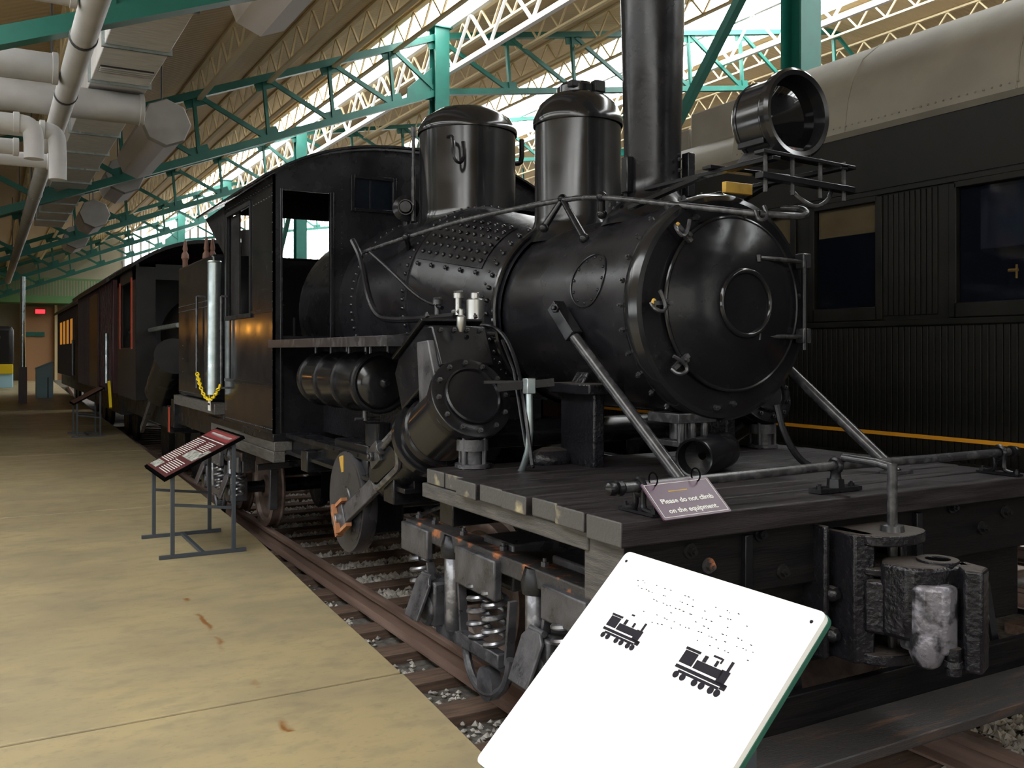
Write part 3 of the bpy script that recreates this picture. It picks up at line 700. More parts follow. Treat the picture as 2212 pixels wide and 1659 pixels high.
# door
DC = Vector((T + 0.03, 3.575, BZ + .015))
door = obj('smokebox_door', MB().lathe([(.445, 0), (.445, .018), (.425, .026), (.36, .055), (.27, .085), (.19, .100), (.185, .100), (.02, .102)], DC, (0, -1, 0), 72), 'black', lo)
obj('door_rim', MB().torus(DC + Vector((0, -0.014, 0)), AY, .443, .011, 72, 8), 'jacket', door)
obj('number_ring', MB().torus(DC + Vector((0, -0.104, 0)), AY, .163, .014, 48, 10), 'jacket', door)
obj('number_disc', MB().lathe([(.155, 0), (.02, 0.004)], DC + Vector((0, -0.101, 0)), (0, -1, 0), 40), 'black', door)
for px, py, tip in ((1470, 505, 40), (1423, 655, 5), (1463, 782, -40)):      # hooked clamps on the left rim
    c = pt(px, py, Y=3.555); a = math.atan2(c.z - DC.z, c.x - DC.x); e = Vector((math.cos(a), 0, math.sin(a))); f = Vector((-math.sin(a), 0, math.cos(a)))
    g = MB().tube([c + e * 0.055 - AY * 0.01, c + e * 0.06 - AY * 0.045 + f * 0.03, c + e * 0.02 - AY * 0.06 + f * 0.045, c - e * 0.0 - AY * 0.055 + f * 0.02, c + e * 0.015 - AY * 0.05 - f * 0.03, c + e * 0.03 - AY * 0.045 - f * 0.06], 0.010, 8, 2)
    g.bar(c - e * 0.055 - AY * 0.028, c + e * 0.05 - AY * 0.02, 0.03, 0.02)
    cl = obj('door_clamp', g, 'greyrod', door)
    obj('clamp_nut', MB().nut(c - AY * 0.03 - e * 0.015, (0, -1, 0), 0.020, 0.02, 0.018), 'greyrod', cl)
    if py in (505, 655): obj('paint_spot', MB().ball(c + e * 0.045 - AY * 0.02, 0.018, 8, 5, (1, 0.5, 1.3)), 'gold', cl)
for z in (0.235, -0.165):                             # hinge straps on the right
    a = Vector((DC.x + 0.10, DC.y - 0.085, DC.z + z)); b = Vector((T + 0.53, 3.545, DC.z + z))
    h = MB().tube([a, a.lerp(b, 0.5) - AY * 0.01, b], 0.012, 8); h.cyl(a - AZ * 0.02, a + AZ * 0.015, 0.016, seg=10)
    hh = obj('hinge_strap', h, 'greyrod', door); obj('hinge_lug', MB().box((b.x - 0.05, b.y - 0.03, b.z - 0.035), (b.x + 0.01, b.y + 0.03, b.z + 0.045)), 'greyrod', hh, bevel=0.006)
obj('hinge_pin', MB().cyl((T + 0.5, 3.53, BZ - 0.22), (T + 0.5, 3.53, BZ + 0.26), 0.016, seg=10), 'black', door)
for px, py in ((1545, 880), (1580, 872), (1720, 640), (1600, 470), (1500, 470), (1560, 455)):
    obj('stud', MB().nut(pt(px, py, Y=3.583), (0, -1, 0), 0.016, 0.02, 0.015), 'greyrod', fp)
# round inspection cover on the smokebox side
yc, ac = 4.06, math.radians(16); R_ = 0.15
pl = MB(); pts = []
for k in range(41):
    t = 2 * PI * k / 40; pts.append(on_boiler(yc + R_ * math.cos(t), ac + R_ * math.sin(t) / .555, 0.003))
pl.tube(pts, 0.005, 6)
for k in range(12):
    t = 2 * PI * k / 12; a = ac + 0.128 * math.sin(t) / .555; pl.rivet(on_boiler(yc + 0.128 * math.cos(t), a), nrm(a), 0.009)
obj('inspection_cover', pl, 'boiler', sb)
# saddle, supports and blow-down castings below
sd = MB()
sd.box((2.80, 4.05, DZ - 0.1), (2.87, 4.38, 1.64)); sd.box((3.73, 4.05, DZ - 0.1), (3.80, 4.38, 1.64)); sd.box((2.75, 4.02, 1.60), (3.85, 4.42, 1.66))
sd.prism([(2.8, 4.2, 1.62), (3.8, 4.2, 1.62), (3.72, 4.2, 1.74), (2.88, 4.2, 1.74)], (0, 0.12, 0))
obj('saddle', sd, 'rough_cast', sb, bevel=0.01)
cs = MB().box((3.0, 3.60, 1.47), (3.25, 3.85, 1.52)); cs.box((3.02, 3.62, 1.35), (3.23, 3.83, 1.38))
for x in (3.04, 3.11, 3.19): cs.lathe([(0.022, 0), (0.022, 0.12)], (x, 3.63, 1.37), AZ, 8)
cs.cyl((3.13, 3.72, 1.38), (3.13, 3.72, 1.52), 0.07)
obj('ash_casting', cs, 'greyrod', sb, bevel=0.004)
ep = MB().lathe([(0.02, 0.12), (0.082, 0.10), (0.084, 0.0), (0.092, -.004), (0.097, 0.004), (0.095, 0.45)], (2.98, 3.46, 1.315), (0.85, 0.5, 0), 32, cap=False)
obj('exhaust_stub', ep, 'black', sb)
obj('cross_pipe', MB().tube([(2.3, 4.95, 1.33), (4.3, 4.95, 1.33)], 0.085, 16), 'black', lo)
obj('curved_pipe', MB().tube([(3.62, 3.55, 1.55), (3.63, 3.52, 1.42), (3.66, 3.45, 1.28), (3.75, 3.40, DZ)], 0.018, 8, 2), 'black', lo)
# braces from smokebox to deck
for a, b in ((pt(1213, 690, X=2.685), pt(1478, 1046, Z=DZ)), (Vector((T + 0.56, 4.1, 2.02)), pt(1937, 1022, Z=DZ))):
    g = MB().cyl(a, b, 0.030, seg=14); d = (b - a).normalized(); g.box((b.x - 0.07, b.y - 0.045, DZ), (b.x + 0.07, b.y + 0.045, DZ + 0.014))
    br = obj('smokebox_brace', g, 'greyrod', lo)
    q = MB().bar(a - d * 0.07 + AZ * 0.03, a + d * 0.14, 0.075, 0.075); q.nut(a + Vector((-0.03, 0, 0.06)), (-1, -0.3, 0), 0.028, 0.02, 0.014)
    obj('brace_lug', q, 'black', br, bevel=0.006)

# ---- chimney
ch = obj('chimney', MB().lathe([(.30, -.06), (.27, .0), (.20, .07), (.163, .12), (.158, .2), (.170, .75), (.185, 1.35), (.190, 1.5), (.225, 1.54), (.23, 1.62), (.2, 1.63), (.17, 1.5)], (T, 4.19, 2.60), AZ, 48, cap=False), 'black', lo)
objs('seam_strap', MB().box((T - 0.20, 4.16, 2.72), (T - 0.15, 4.22, 2.92)).box((T + 0.12, 4.02, 2.70), (T + 0.17, 4.08, 2.95)), 'black', ch, bevel=0.006)
bl = MB()
for k in range(12): a = 2 * PI * k / 12; bl.nut((T + .24 * math.cos(a), 4.19 + .24 * math.sin(a), 2.655), AZ, 0.013, 0.012, 0.01)
for z in (2.76, 2.84, 2.90): bl.nut((T + 0.05, 4.02, z), (0.3, -1, 0), 0.011, 0.012, 0.008)
obj('base_bolts', bl, 'greyrod', ch, kind='stuff')

# ---- domes
sdm = obj('sand_dome', MB().lathe([(.36, -.10), (.30, -.02), (.277, .06), (.275, .66), (.288, .66), (.290, .69), (.282, .715), (.25, .79), (.19, .845), (.135, .865), (.135, .905), (.11, .93), (.05, .935)], (T, 4.955, 2.61), AZ, 56), 'jacket', lo)
objs('lid_hinge', MB().box((T + 0.03, 4.80, 3.47), (T + 0.11, 4.88, 3.545)).box((T - 0.12, 4.84, 3.49), (T - 0.05, 4.9, 3.535)), 'matt', sdm, bevel=0.008)
std = obj('steam_dome', MB().lathe([(.52, -.16), (.44, -.04), (.39, .02), (.378, .10), (.378, .72), (.392, .72), (.394, .745), (.385, .77), (.34, .84), (.24, .905), (.12, .935), (.02, .94)], (T, 6.52, 2.81), AZ, 64), 'jacket', lo)
sb_ = MB()
for k in range(40): a = 2 * PI * k / 40; sb_.rivet((T + .36 * math.cos(a), 6.52 + .36 * math.sin(a), 3.585), (math.cos(a), math.sin(a), 0.9), 0.012)
obj('cap_rivets', sb_, 'jacket', std, kind='stuff')
c = pt(985, 320, Y=6.12)
obj('u_pipe', MB().tube([c + Vector((-0.035, 0.06, 0.09)), c + Vector((-0.035, -0.02, 0.08)), c + Vector((-0.035, -0.03, -0.06)), c + Vector((-0.01, -0.03, -0.105)), c + Vector((0.03, -0.03, -0.105)), c + Vector((0.05, -0.03, -0.06)), c + Vector((0.05, -0.02, 0.05))], 0.016, 8, 2), 'black', std)
c = pt(1120, 330, Y=6.5)
obj('elbow_pipe', MB().tube([c + Vector((-0.10, 0.0, -0.09)), c + Vector((-0.01, 0, -0.09)), c + Vector((0.03, 0, -0.07)), c + Vector((0.03, 0, 0.11))], 0.022, 8, 1), 'black', std)
sh_ = MB(); c = pt(1370 - 0, 320, Y=4.7)
# whistle stem and turret valve ahead of the cab
a, b = pt(893, 275, Y=7.0), pt(893, 478, Y=7.0)
ws = MB().cyl(b, a, 0.014, seg=10); ws.cyl(a.lerp(b, 0.42), b, 0.020, seg=10); ws.cyl(a, a.lerp(b, 0.10), 0.022, seg=10)
obj('whistle_pipe', ws, 'greyrod', lo)
c = pt(878, 452, Y=7.1)
tv = MB().lathe([(0.10, 0), (0.11, 0.05), (0.05, 0.09), (0.045, 0.14)], c, (-0.5, -1, 0), 20); tv.cyl(c, c - AZ * 0.3, 0.04, seg=10); tv.torus(c + Vector((-0.05, -0.1, 0)), (-0.5, -1, 0), 0.06, 0.008, 18, 6)
obj('turret_valve', tv, 'black', lo)

# ---- headlight on its bracket
HC = Vector((T + 0.0, 3.13, 2.945))
hl = obj('headlight', MB().lathe([(.188, .0), (.190, .02), (.190, .21), (.170, .235), (.02, .24)], HC, AY, 48, cap=False), 'jacket', lo)
obj('front_rim', MB().lathe([(.192, .02), (.212, .01), (.214, -.02), (.200, -.035), (.178, -.03), (.174, .0), (.172, .06)], HC, AY, 48, cap=False), 'jacket', hl)
obj('lens', MB().lathe([(.175, .035), (.12, .022), (.02, .016)], HC, AY, 40), 'lens', hl)
obj('bead', MB().torus(HC + AY * 0.03, AY, .192, .006, 48, 6).torus(HC + AY * 0.19, AY, .191, .006, 48, 6), 'jacket', hl)
bsm = MB().prism([(HC.x - 0.16, 3.15, 2.735), (HC.x + 0.16, 3.15, 2.735), (HC.x + 0.10, 3.15, 2.80), (HC.x - 0.10, 3.15, 2.80)], (0, 0.20, 0))
obj('pedestal', bsm, 'rusty', hl, bevel=0.006)
obj('side_strip', MB().box((HC.x - 0.165, 3.16, 2.80), (HC.x - 0.14, 3.33, 2.83)), 'black', hl, bevel=0.004)
pf = MB()
pf.bar((T - 0.30, 3.05, 2.725), (T + 0.30, 3.05, 2.705), 0.06, 0.018); pf.bar((T - 0.28, 3.42, 2.72), (T + 0.28, 3.42, 2.72), 0.06, 0.018)
for x in (-0.22, 0.22): pf.bar((T + x, 3.02, 2.70), (T + x, 3.95, 2.70), 0.05, 0.02)
pf.bar((T - 0.30, 3.05, 2.62), (T + 0.30, 3.05, 2.60), 0.05, 0.03)
hp_ = obj('headlight_platform', pf, 'black', lo, bevel=0.003)
for x in (-0.25, -0.08, 0.10, 0.26): obj('stanchion', MB().cyl((T + x, 3.06, 2.55), (T + x, 3.06, 2.735), 0.011, seg=8), 'greyrod', hp_)
obj('scalloped_plate', MB().box((T - 0.08, 3.50, 2.63), (T + 0.10, 3.53, 2.685)), 'gold', hp_, bevel=0.003)
obj('support_hook', MB().tube([(T - 0.05, 3.1, 2.58), (T - 0.02, 3.06, 2.53), (T + 0.06, 3.05, 2.50), (T + 0.15, 3.06, 2.54), (T + 0.2, 3.08, 2.60)], 0.010, 8, 2), 'greyrod', hp_)
objs('front_stay', MB().bar((T - 0.22, 3.5, 2.70), (T - 0.30, 4.0, 2.60), 0.04, 0.02).bar((T + 0.22, 3.5, 2.70), (T + 0.30, 4.0, 2.60), 0.04, 0.02), 'black', hp_)

# ---- handrail
HR = [pt(775, 548, X=2.52), pt(870, 515, X=2.62), pt(1000, 475, X=2.78), pt(1215, 430, X=2.95), pt(1300, 425, X=2.98), pt(1400, 436, X=3.0), pt(1530, 450, X=3.04), pt(1640, 462, X=3.12)]
hr = obj('handrail', MB().tube(HR, 0.016, 10, 2), 'greyrod', lo)
for p, q in ((pt(1215, 430, X=2.95), pt(1262, 515, X=2.90)), (pt(1215, 430, X=2.95), pt(1175, 492, X=2.86)), (pt(1300, 425, X=2.98), pt(1300, 462, X=3.0)), (pt(878, 512, X=2.62), pt(885, 545, X=2.72))):
    obj('post', MB().cyl(p, q, 0.018, 0.022, seg=10).ball(p, 0.030, 10, 6).ball(q, 0.030, 10, 6), 'black', hr)
obj('rail_loop', MB().tube([pt(1640, 462, X=3.12), pt(1700, 466, X=3.25), pt(1735, 468, X=3.36), pt(1745, 460, X=3.4), pt(1730, 450, X=3.42), pt(1690, 450, X=3.42)], 0.016, 10, 2), 'greyrod', hr)
obj('front_curl', MB().tube([pt(1650, 445, X=3.15), pt(1660, 470, X=3.15), pt(1640, 478, X=3.1), pt(1632, 455, X=3.1)], 0.010, 8, 2), 'greyrod', hr)
# ---- pipework on the boiler side
def pipe(name, pts, r, m='black', sm=2, par=None): return obj(name, MB().tube([pt(a, b, X=x) for a, b, x in pts], r, 8, sm), m, par or lo)
pipe('steam_pipe', [(762, 520, 2.48), (782, 560, 2.48), (795, 640, 2.48), (815, 685, 2.46), (850, 692, 2.46), (930, 688, 2.46), (985, 683, 2.46)], 0.024)
pipe('control_rod', [(800, 545, 2.5), (850, 590, 2.5), (905, 645, 2.48), (955, 665, 2.46)], 0.013)
pipe('long_rod', [(735, 730, 2.44), (860, 728, 2.44), (985, 700, 2.44), (1000, 700, 2.44)], 0.010)
pipe('drain_pipe', [(1015, 708, 2.5), (1055, 700, 2.5), (1090, 722, 2.5), (1115, 780, 2.45), (1130, 850, 2.4), (1150, 1005, 2.4)], 0.011)
pipe('running_rail', [(730, 742, 2.2), (900, 735, 2.2), (1010, 728, 2.3)], 0.012)
wrap = MB().tube([on_boiler(4.99, math.radians(a), 0.028) for a in range(62, -42, -6)], 0.019, 8)
obj('wrap_pipe', wrap, 'jacket', bo)
c = pt(1027, 670, X=2.50)
lu = obj('lubricator', MB().lathe([(0.045, -.085), (0.052, -.08), (0.052, .06), (0.04, .068), (0.028, .07), (0.028, .10), (0.02, .105)], c, AZ, 18), 'steel', lo)
obj('feed_pipe', MB().tube([c + Vector((0, 0, -0.085)), c + Vector((0, 0, -0.13)), c + Vector((0.1, -0.05, -0.14))], 0.012, 8), 'greyrod', lu)
for px, py in ((990, 655), (945, 668)):
    c = pt(px, py, X=2.47); v = MB().cyl(c - AZ * 0.07, c + AZ * 0.05, 0.020, seg=10).cyl(c + AZ * 0.03, c + AZ * 0.06, 0.032, seg=12).cyl(c - AY * 0.06 - AZ * 0.05, c + AY * 0.06 - AZ * 0.05, 0.018, seg=10)
    v.bar(c + Vector((0, -0.05, 0.07)), c + Vector((0, 0.05, 0.07)), 0.012, 0.012); obj('check_valve', v, 'steel' if px == 990 else 'greyrod', lo)

# ---- cab
CY0, CY1, CB = 7.47, 9.20, 1.165
cab = obj('cab_floor', MB().box((LS, CY0, 1.10), (RS, 10.0, CB)), 'black', lo, bevel=0.005)
def archz(x):
    k = abs(x - T) / (T - LS); return 3.27 + 0.30 * (1 - k ** 2.6)
def wallf(x0, x1, z0, z1=None, y=CY0, t=0.02):        # piece of a cross wall; z1 None follows the roof arch
    n = max(1, int((x1 - x0) / 0.12)); mb = MB()
    top = [(x0 + (x1 - x0) * i / n, y, (archz(x0 + (x1 - x0) * i / n) if z1 is None else z1)) for i in range(n + 1)]
    mb.prism([(x0, y, z0)] + top + [(x1, y, z0)], (0, t, 0)); return mb
cf = wallf(LS, 2.09, CB); 
for mb in (wallf(2.09, 2.50, CB, 1.96), wallf(2.09, 2.50, 3.15), wallf(2.50, 2.71, CB), wallf(2.71, 3.06, 3.30), wallf(2.71, 3.06, CB, 3.05), wallf(3.06, 3.54, 2.6), wallf(3.54, 3.89, 3.30), wallf(3.54, 3.89, CB, 3.05), wallf(3.89, 4.10, CB), wallf(4.10, 4.51, 3.15), wallf(4.10, 4.51, CB, 1.96), wallf(4.51, RS, CB)):
    cf.add(mb.v, mb.f)
cfr = obj('cab_front', cf, 'black', lo, smooth=False)
rv = MB()
for k in range(26): rv.rivet((2.52, CY0, 1.25 + k * 0.078), (0, -1, 0), 0.007); rv.rivet((2.60, CY0, 2.2 + k * 0.045), (0, -1, 0), 0.007)
for k in range(24): x = 2.05 + k * 0.105; rv.rivet((x, CY0, archz(x) - 0.025), (0, -1, 0), 0.007)
obj('rivets', rv, 'black', cfr, kind='stuff')
for x0, x1 in ((2.71, 3.06), (3.54, 3.89)):
    f = MB(); f.box((x0 - .03, CY0 - .012, 3.02), (x0, CY0, 3.33)); f.box((x1, CY0 - .012, 3.02), (x1 + .03, CY0, 3.33)); f.box((x0, CY0 - .012, 3.02), (x1, CY0, 3.05)); f.box((x0, CY0 - .012, 3.30), (x1, CY0, 3.33))
    w_ = obj('front_window', f, 'black', cfr, bevel=0.003); obj('pane', MB().box((x0, CY0 + .005, 3.05), (x1, CY0 + .010, 3.30)), 'glass', w_)
obj('door_post', MB().box((2.495, CY0 - 0.02, CB), (2.525, CY0 + 0.03, 3.16)).box((2.075, CY0 - 0.015, CB), (2.095, CY0 + 0.03, 3.16)), 'black', cfr, bevel=0.004)
for s, X_ in ((1, LS), (-1, RS)):
    sd_ = MB(); e = X_ + s * 0.02
    sd_.box((X_, CY0, CB), (e, CY1, 2.17)); sd_.box((X_, CY0, 2.17), (e, 8.22, 3.27)); sd_.box((X_, 9.10, 2.17), (e, CY1, 3.27)); sd_.box((X_, 8.22, 3.12), (e, 9.10, 3.27))
    o = obj('cab_side', sd_, 'jacket', lo, smooth=False)
    f = MB(); f.box((X_ - s * .012, 8.18, 2.14), (X_, 8.22, 3.15)); f.box((X_ - s * .012, 9.10, 2.14), (X_, 9.13, 3.15)); f.box((X_ - s * .012, 8.2, 3.12), (X_, 9.1, 3.16)); f.box((X_ - s * .02, 8.15, 2.13), (X_, 9.15, 2.17))
    obj('window_frame', f, 'matt', o, bevel=0.003)
    obj('sliding_sash', MB().box((X_ + s * .03, 8.75, 2.17), (X_ + s * .045, 9.10, 3.12)), 'matt', o)
    rv = MB()
    for k in range(30): rv.rivet((X_, 7.5 + k * 0.057, CB + 0.03), (-s, 0, 0), 0.008)
    for k in range(20): rv.rivet((X_, 7.5 + k * 0.085, 3.20), (-s, 0, 0), 0.008); rv.rivet((X_, 7.5 + k * 0.085, 3.10), (-s, 0, 0), 0.008) if k < 8 else None
    for k in range(26): rv.rivet((X_, 7.49, 1.2 + k * 0.08), (-s, 0, 0), 0.006)
    obj('rivets', rv, 'jacket', o, kind='stuff')
    obj('belt_strip', MB().box((X_ - s * .010, CY0, 1.545), (X_, CY1, 1.575)).box((X_ - s * .008, 8.98, 1.57), (X_, 9.02, 2.15)).box((X_ - s * 0.006, CY0, 2.155), (X_, 8.2, 2.185)), 'black', o, bevel=0.002)
rows = []
for y in (7.40, 7.46, 10.15):
    rows.append([(x, y, archz(min(max(x, LS), RS)) + 0.012 - (0.05 if x < LS or x > RS else 0)) for x in [LS - 0.09] + [LS + (RS - LS) * i / 24 for i in range(25)] + [RS + 0.09]])
rf = MB().loft(rows); rf.loft([[(p[0], p[1], p[2] + 0.02) for p in r] for r in rows]); rf.loft([[(p[0], p[1], p[2]) for p in rows[0]], [(p[0], p[1], p[2] + 0.02) for p in rows[0]]])
rf.loft([[r[0] for r in rows], [(r[0][0], r[0][1], r[0][2] + 0.02) for r in rows]])
cr = obj('cab_roof', rf, 'black', lo)
rear = wallf(LS, RS, 3.17, y=CY1); rear.add(*(lambda m: (m.v, m.f))(wallf(LS, LS + 0.08, CB, y=CY1))); rear.add(*(lambda m: (m.v, m.f))(wallf(RS - 0.08, RS, CB, y=CY1)))
obj('cab_rear', rear, 'matt', lo, smooth=False)
objs('roof_gusset', MB().prism([(LS, CY1, 3.25), (LS, 10.12, 3.23), (LS, CY1 + 0.05, 2.78)], (0.015, 0, 0)).prism([(RS, CY1, 3.25), (RS, 10.12, 3.23), (RS, CY1 + 0.05, 2.78)], (0.015, 0, 0)), 'matt', cr)
# fittings seen through the doorway
bk = MB().lathe([(0.70, 0), (0.70, 0.06), (0.6, 0.1)], (T, 8.60, BZ + .1), AY, 40)
bk.cyl((2.62, 8.3, 1.2), (2.62, 8.3, 2.35), 0.02); bk.cyl((2.5, 8.5, 1.2), (2.5, 8.5, 2.15), 0.015); bk.tube([(2.3, 8.4, 1.95), (2.7, 8.4, 1.96)], 0.015)
bk.torus((2.8, 8.3, 2.55), (0.3, -1, 0), 0.09, 0.012, 20, 8); bk.cyl((2.95, 8.2, 2.4), (2.95, 8.2, 2.75), 0.03)
obj('backhead_fittings', bk, 'matt', lo)
# timber sill beneath cab
tb = MB().box((LS + 0.01, CY0, 1.02), (LS + 0.16, 9.9, 1.10)); tb.box((LS - 0.0, CY0, 0.93), (LS + 0.10, 9.3, 1.02)); tb.box((RS - 0.16, CY0, 0.95), (RS - 0.01, 9.9, 1.10))
objs('cab_sill', tb, 'wood_grey', lo, bevel=0.006)
obj('frame_channel', MB().box((2.18, 5.0, 1.02), (2.26, CY0, 1.16)).box((2.12, 5.0, 1.13), (2.30, CY0, 1.17)).box((2.12, 5.0, 1.0), (2.30, CY0, 1.03)), 'black', lo, bevel=0.004)

# ---- running board and air reservoir
rb = obj('running_board', MB().box((2.0, 4.95, 1.885), (2.62, CY0 + .02, 1.905)), 'matt', lo, bevel=0.003)
obj('edge_strip', MB().box((1.985, 4.95, 1.862), (2.0, CY0 + .02, 1.925)), 'greyrod', rb, bevel=0.003)
obj('front_lip', MB().box((1.985, 4.94, 1.862), (2.62, 4.955, 1.925)), 'greyrod', rb)
RX, RZ = 2.21, 1.63
rsv = obj('air_reservoir', MB().lathe([(.02, -.034), (.08, -.030), (.13, -.018), (.160, .0), (.168, .012), (.172, .0), (.176, -.008), (.190, -.006), (.193, .01), (.190, .02), (.190, 1.22), (.15, 1.27), (.02, 1.29)], (RX, 5.60, RZ), AY, 48), 'jacket', lo)
for t in (0.02, 0.42, 0.80, 1.15):
    obj('band', MB().lathe([(.190, -.02), (.202, -.016), (.202, .016), (.190, .02)], (RX, 5.60 + t, RZ), AY, 40, cap=False).cyl((RX - 0.06, 5.6 + t, RZ + .18), (RX - 0.06, 5.6 + t, 1.885), 0.012, seg=8).cyl((RX + 0.06, 5.6 + t, RZ + .18), (RX + 0.06, 5.6 + t, 1.885), 0.012, seg=8), 'black', rsv)
obj('end_plug', MB().lathe([(.035, 0), (.035, .02), (.018, .03), (.018, .05)], (RX, 5.53, RZ), (0, -1, 0), 14), 'black', rsv)
obj('drain_cock', MB().cyl((RX - .05, 5.75, RZ - .185), (RX - .05, 5.75, RZ - .25), 0.018, seg=10).cyl((RX - .12, 5.75, RZ - .24), (RX + .05, 5.75, RZ - .24), 0.012, seg=8), 'greyrod', rsv)
obj('mid_frame_plate', MB().box((2.44, 5.3, 1.165), (2.48, CY0, 1.885)), 'rough_cast', lo, bevel=0.004)
obj('vertical_stub', MB().cyl((2.25, 5.75, 1.0), (2.25, 5.75, 1.36), 0.085, seg=22), 'jacket', lo)

# ---- inclined cylinder with valve chest, guide, rod and crank disc (both sides)
def engine(side):
    X0 = 2.25 if side < 0 else 2 * T - 2.25
    ox = -1 if side < 0 else 1
    Pf = pt(1020, 857, X=2.25); Pf.x = X0
    ang = math.radians(27); a = Vector((0, math.cos(ang), -math.sin(ang))); up = Vector((0, math.sin(ang), math.cos(ang))); O = Vector((ox, 0, 0))
    cy = obj('cylinder', MB().lathe([(.195, .02), (.202, .02), (.202, .60), (.195, .60)], Pf, a, 48), 'jacket', lo)
    obj('front_head', MB().lathe([(.228, .05), (.232, .045), (.232, .005), (.224, 0), (.162, -.002), (.162, -.022), (.152, -.028), (.145, -.014), (.02, -.014)], Pf, a, 48), 'black', cy)
    nb = MB()
    for k in range(12): g = 2 * PI * k / 12; nb.nut(Pf + (O * math.cos(g) + up * math.sin(g)) * .198, -a, 0.014, 0.016, 0.01)
    obj('head_nuts', nb, 'greyrod', cy, kind='stuff')
    obj('rear_flange', MB().lathe([(.19, .55), (.240, .555), (.240, .60), (.19, .605)], Pf, a, 48), 'jacket', cy)
    # cladding plates running up to the chest
    for d in (.07, .44):
        obj('cladding_band', MB().lathe([(.202, d), (.213, d + .01), (.213, d + .05), (.202, d + .06)], Pf, a, 48, cap=False), 'black', cy)
    ce_ = Pf + up * .33 - O * .02
    vc = MB(); w = .165
    poly = [ce_ + a * .0 - up * .14, ce_ + a * .0 + up * .10, ce_ + a * .10 + up * .155, ce_ + a * .50 + up * .155, ce_ + a * .60 + up * .10, ce_ + a * .60 - up * .14]
    vc.prism([p - O * w for p in poly], O * 2 * w)
    v_ = obj('valve_chest', vc, 'black', lo, bevel=0.012)
    cp_ = MB().prism([ce_ + a * .06 + up * .16 - O * .19, ce_ + a * .06 + up * .18 - O * .19, ce_ + a * .54 + up * .18 - O * .19, ce_ + a * .54 + up * .16 - O * .19], O * .38)
    obj('chest_cover', cp_, 'black', v_, bevel=0.005)
    obj('side_web', MB().prism([ce_ + O * .15 - up * .42 + a * .05, ce_ + O * .15 + up * .02 + a * .02, ce_ + O * .15 + up * .08 + a * .16, ce_ + O * .15 - up * .30 + a * .30], O * .05), 'truck', v_, bevel=0.008)  # paler steel colour carries the light falling on this outer face
    nb = MB()
    for k in range(7):
        nb.nut(ce_ + O * .15 + a * (.06 + .08 * k) + up * .185, up, 0.013, 0.016, 0.012); nb.nut(ce_ - O * .15 + a * (.06 + .08 * k) + up * .185, up, 0.013, 0.016, 0.012)
    for k in range(4): nb.nut(ce_ + O * (-.12 + .08 * k) + up * .07, -a, 0.013, 0.014, 0.01)
    obj('cover_nuts', nb, 'greyrod', v_, kind='stuff')
    oc_ = ce_ + O * .03 - a * .01 + up * .03
    obj('oil_cup', MB().lathe([(.012, 0), (.026, .03), (.026, .08), (.014, .09), (.014, .12)], oc_ - a * .05, (0, 0, 1), 14), 'steel', v_)
    # drain casting beneath the front end
    dcn = MB(); b0 = Pf + a * .10 - up * .20
    dcn.cyl(b0, b0 - AZ * .06, .085, seg=20); dcn.cyl(b0 - AZ * .06, b0 - AZ * .13, .06, seg=16); dcn.cyl(b0 - AZ * .13, b0 - AZ * .15, .095, seg=20)
    for g in range(4): dcn.cyl(b0 + Vector((.075 * math.cos(g * 1.57 + .5), .075 * math.sin(g * 1.57 + .5), .02)), b0 + Vector((.075 * math.cos(g * 1.57 + .5), .075 * math.sin(g * 1.57 + .5), -.18)), .012, seg=8)
    dcn.bar(b0 + Vector((-.1, .02, -.20)), b0 + Vector((.12, -.05, -.20)), .05, .05)
    obj('drain_casting', dcn, 'truck', cy)
    # bored crosshead guide with an oval opening
    gs, ge = .60, 1.16
    gd = obj('crosshead_guide', MB().lathe([(.21, gs), (.205, gs + .05), (.198, gs + .10), (.196, ge - .04), (.18, ge + .02), (.14, ge + .06), (.09, ge + .075)], Pf, a, 40), 'black', lo)
    gc = Pf + a * (.5 * (gs + ge) + .03); ovp = []; R0 = .20; PH = .30
    for k in range(49):
        t = 2 * PI * k / 48; dx = .14 if math.cos(t) > 0 else -.14
        ph = PH + .175 * math.sin(t) / R0; x_ = dx + .155 * math.cos(t)
        rr = R0 - max(0.0, x_ - .20) * .55
        ovp.append(gc + a * x_ + (O * math.cos(ph) + up * math.sin(ph)) * rr)
    obj('opening_rim', MB().tube(ovp, .021, 8), 'spring', gd)
    dk0 = (O * math.cos(PH) + up * math.sin(PH)) * .205 + gc
    fan = MB(); fan.add([p + (O * .9 + up * .3) * .008 for p in ovp[:-1]] + [dk0 + a * .14, dk0 - a * .14], [(i, (i + 1) % 48, 48 if (i < 12 or i >= 36) else 49) for i in range(48)] + [(12, 48, 49), (36, 49, 48)])
    obj('opening_shade', fan, 'void', gd)  # black sheet over the guide stands in for shade inside the opening
    xc = gc + (O * math.cos(PH) + up * math.sin(PH)) * .205
    xr = MB().cyl(xc - a * .26, xc + a * .02, .020, seg=12)
    xr.bar(xc - a * .02, xc + a * .13, .04, .13, up); xr.nut(xc + a * .08 + O * .02, O, .032, .02, .012); xr.cyl(xc - a * .06, xc - a * .03, .04, seg=14)
    obj('crosshead', xr, 'greyrod', gd, bevel=.004)
    # crank disc and connecting rod
    cd = pt(762, 1082, X=2.16); cd.x = 2.16 if side < 0 else 2 * T - 2.16
    dk_ = obj('crank_disc', MB().lathe([(.335, 0), (.340, .015), (.340, .09), (.335, .10), (.10, .10), (.10, .2)], cd + O * .05, -O, 60), 'disc', lo)
    obj('disc_face', MB().lathe([(.31, .052), (.29, .046), (.11, .046), (.10, .06), (.02, .06)], cd, O, 48), 'disc', dk_)
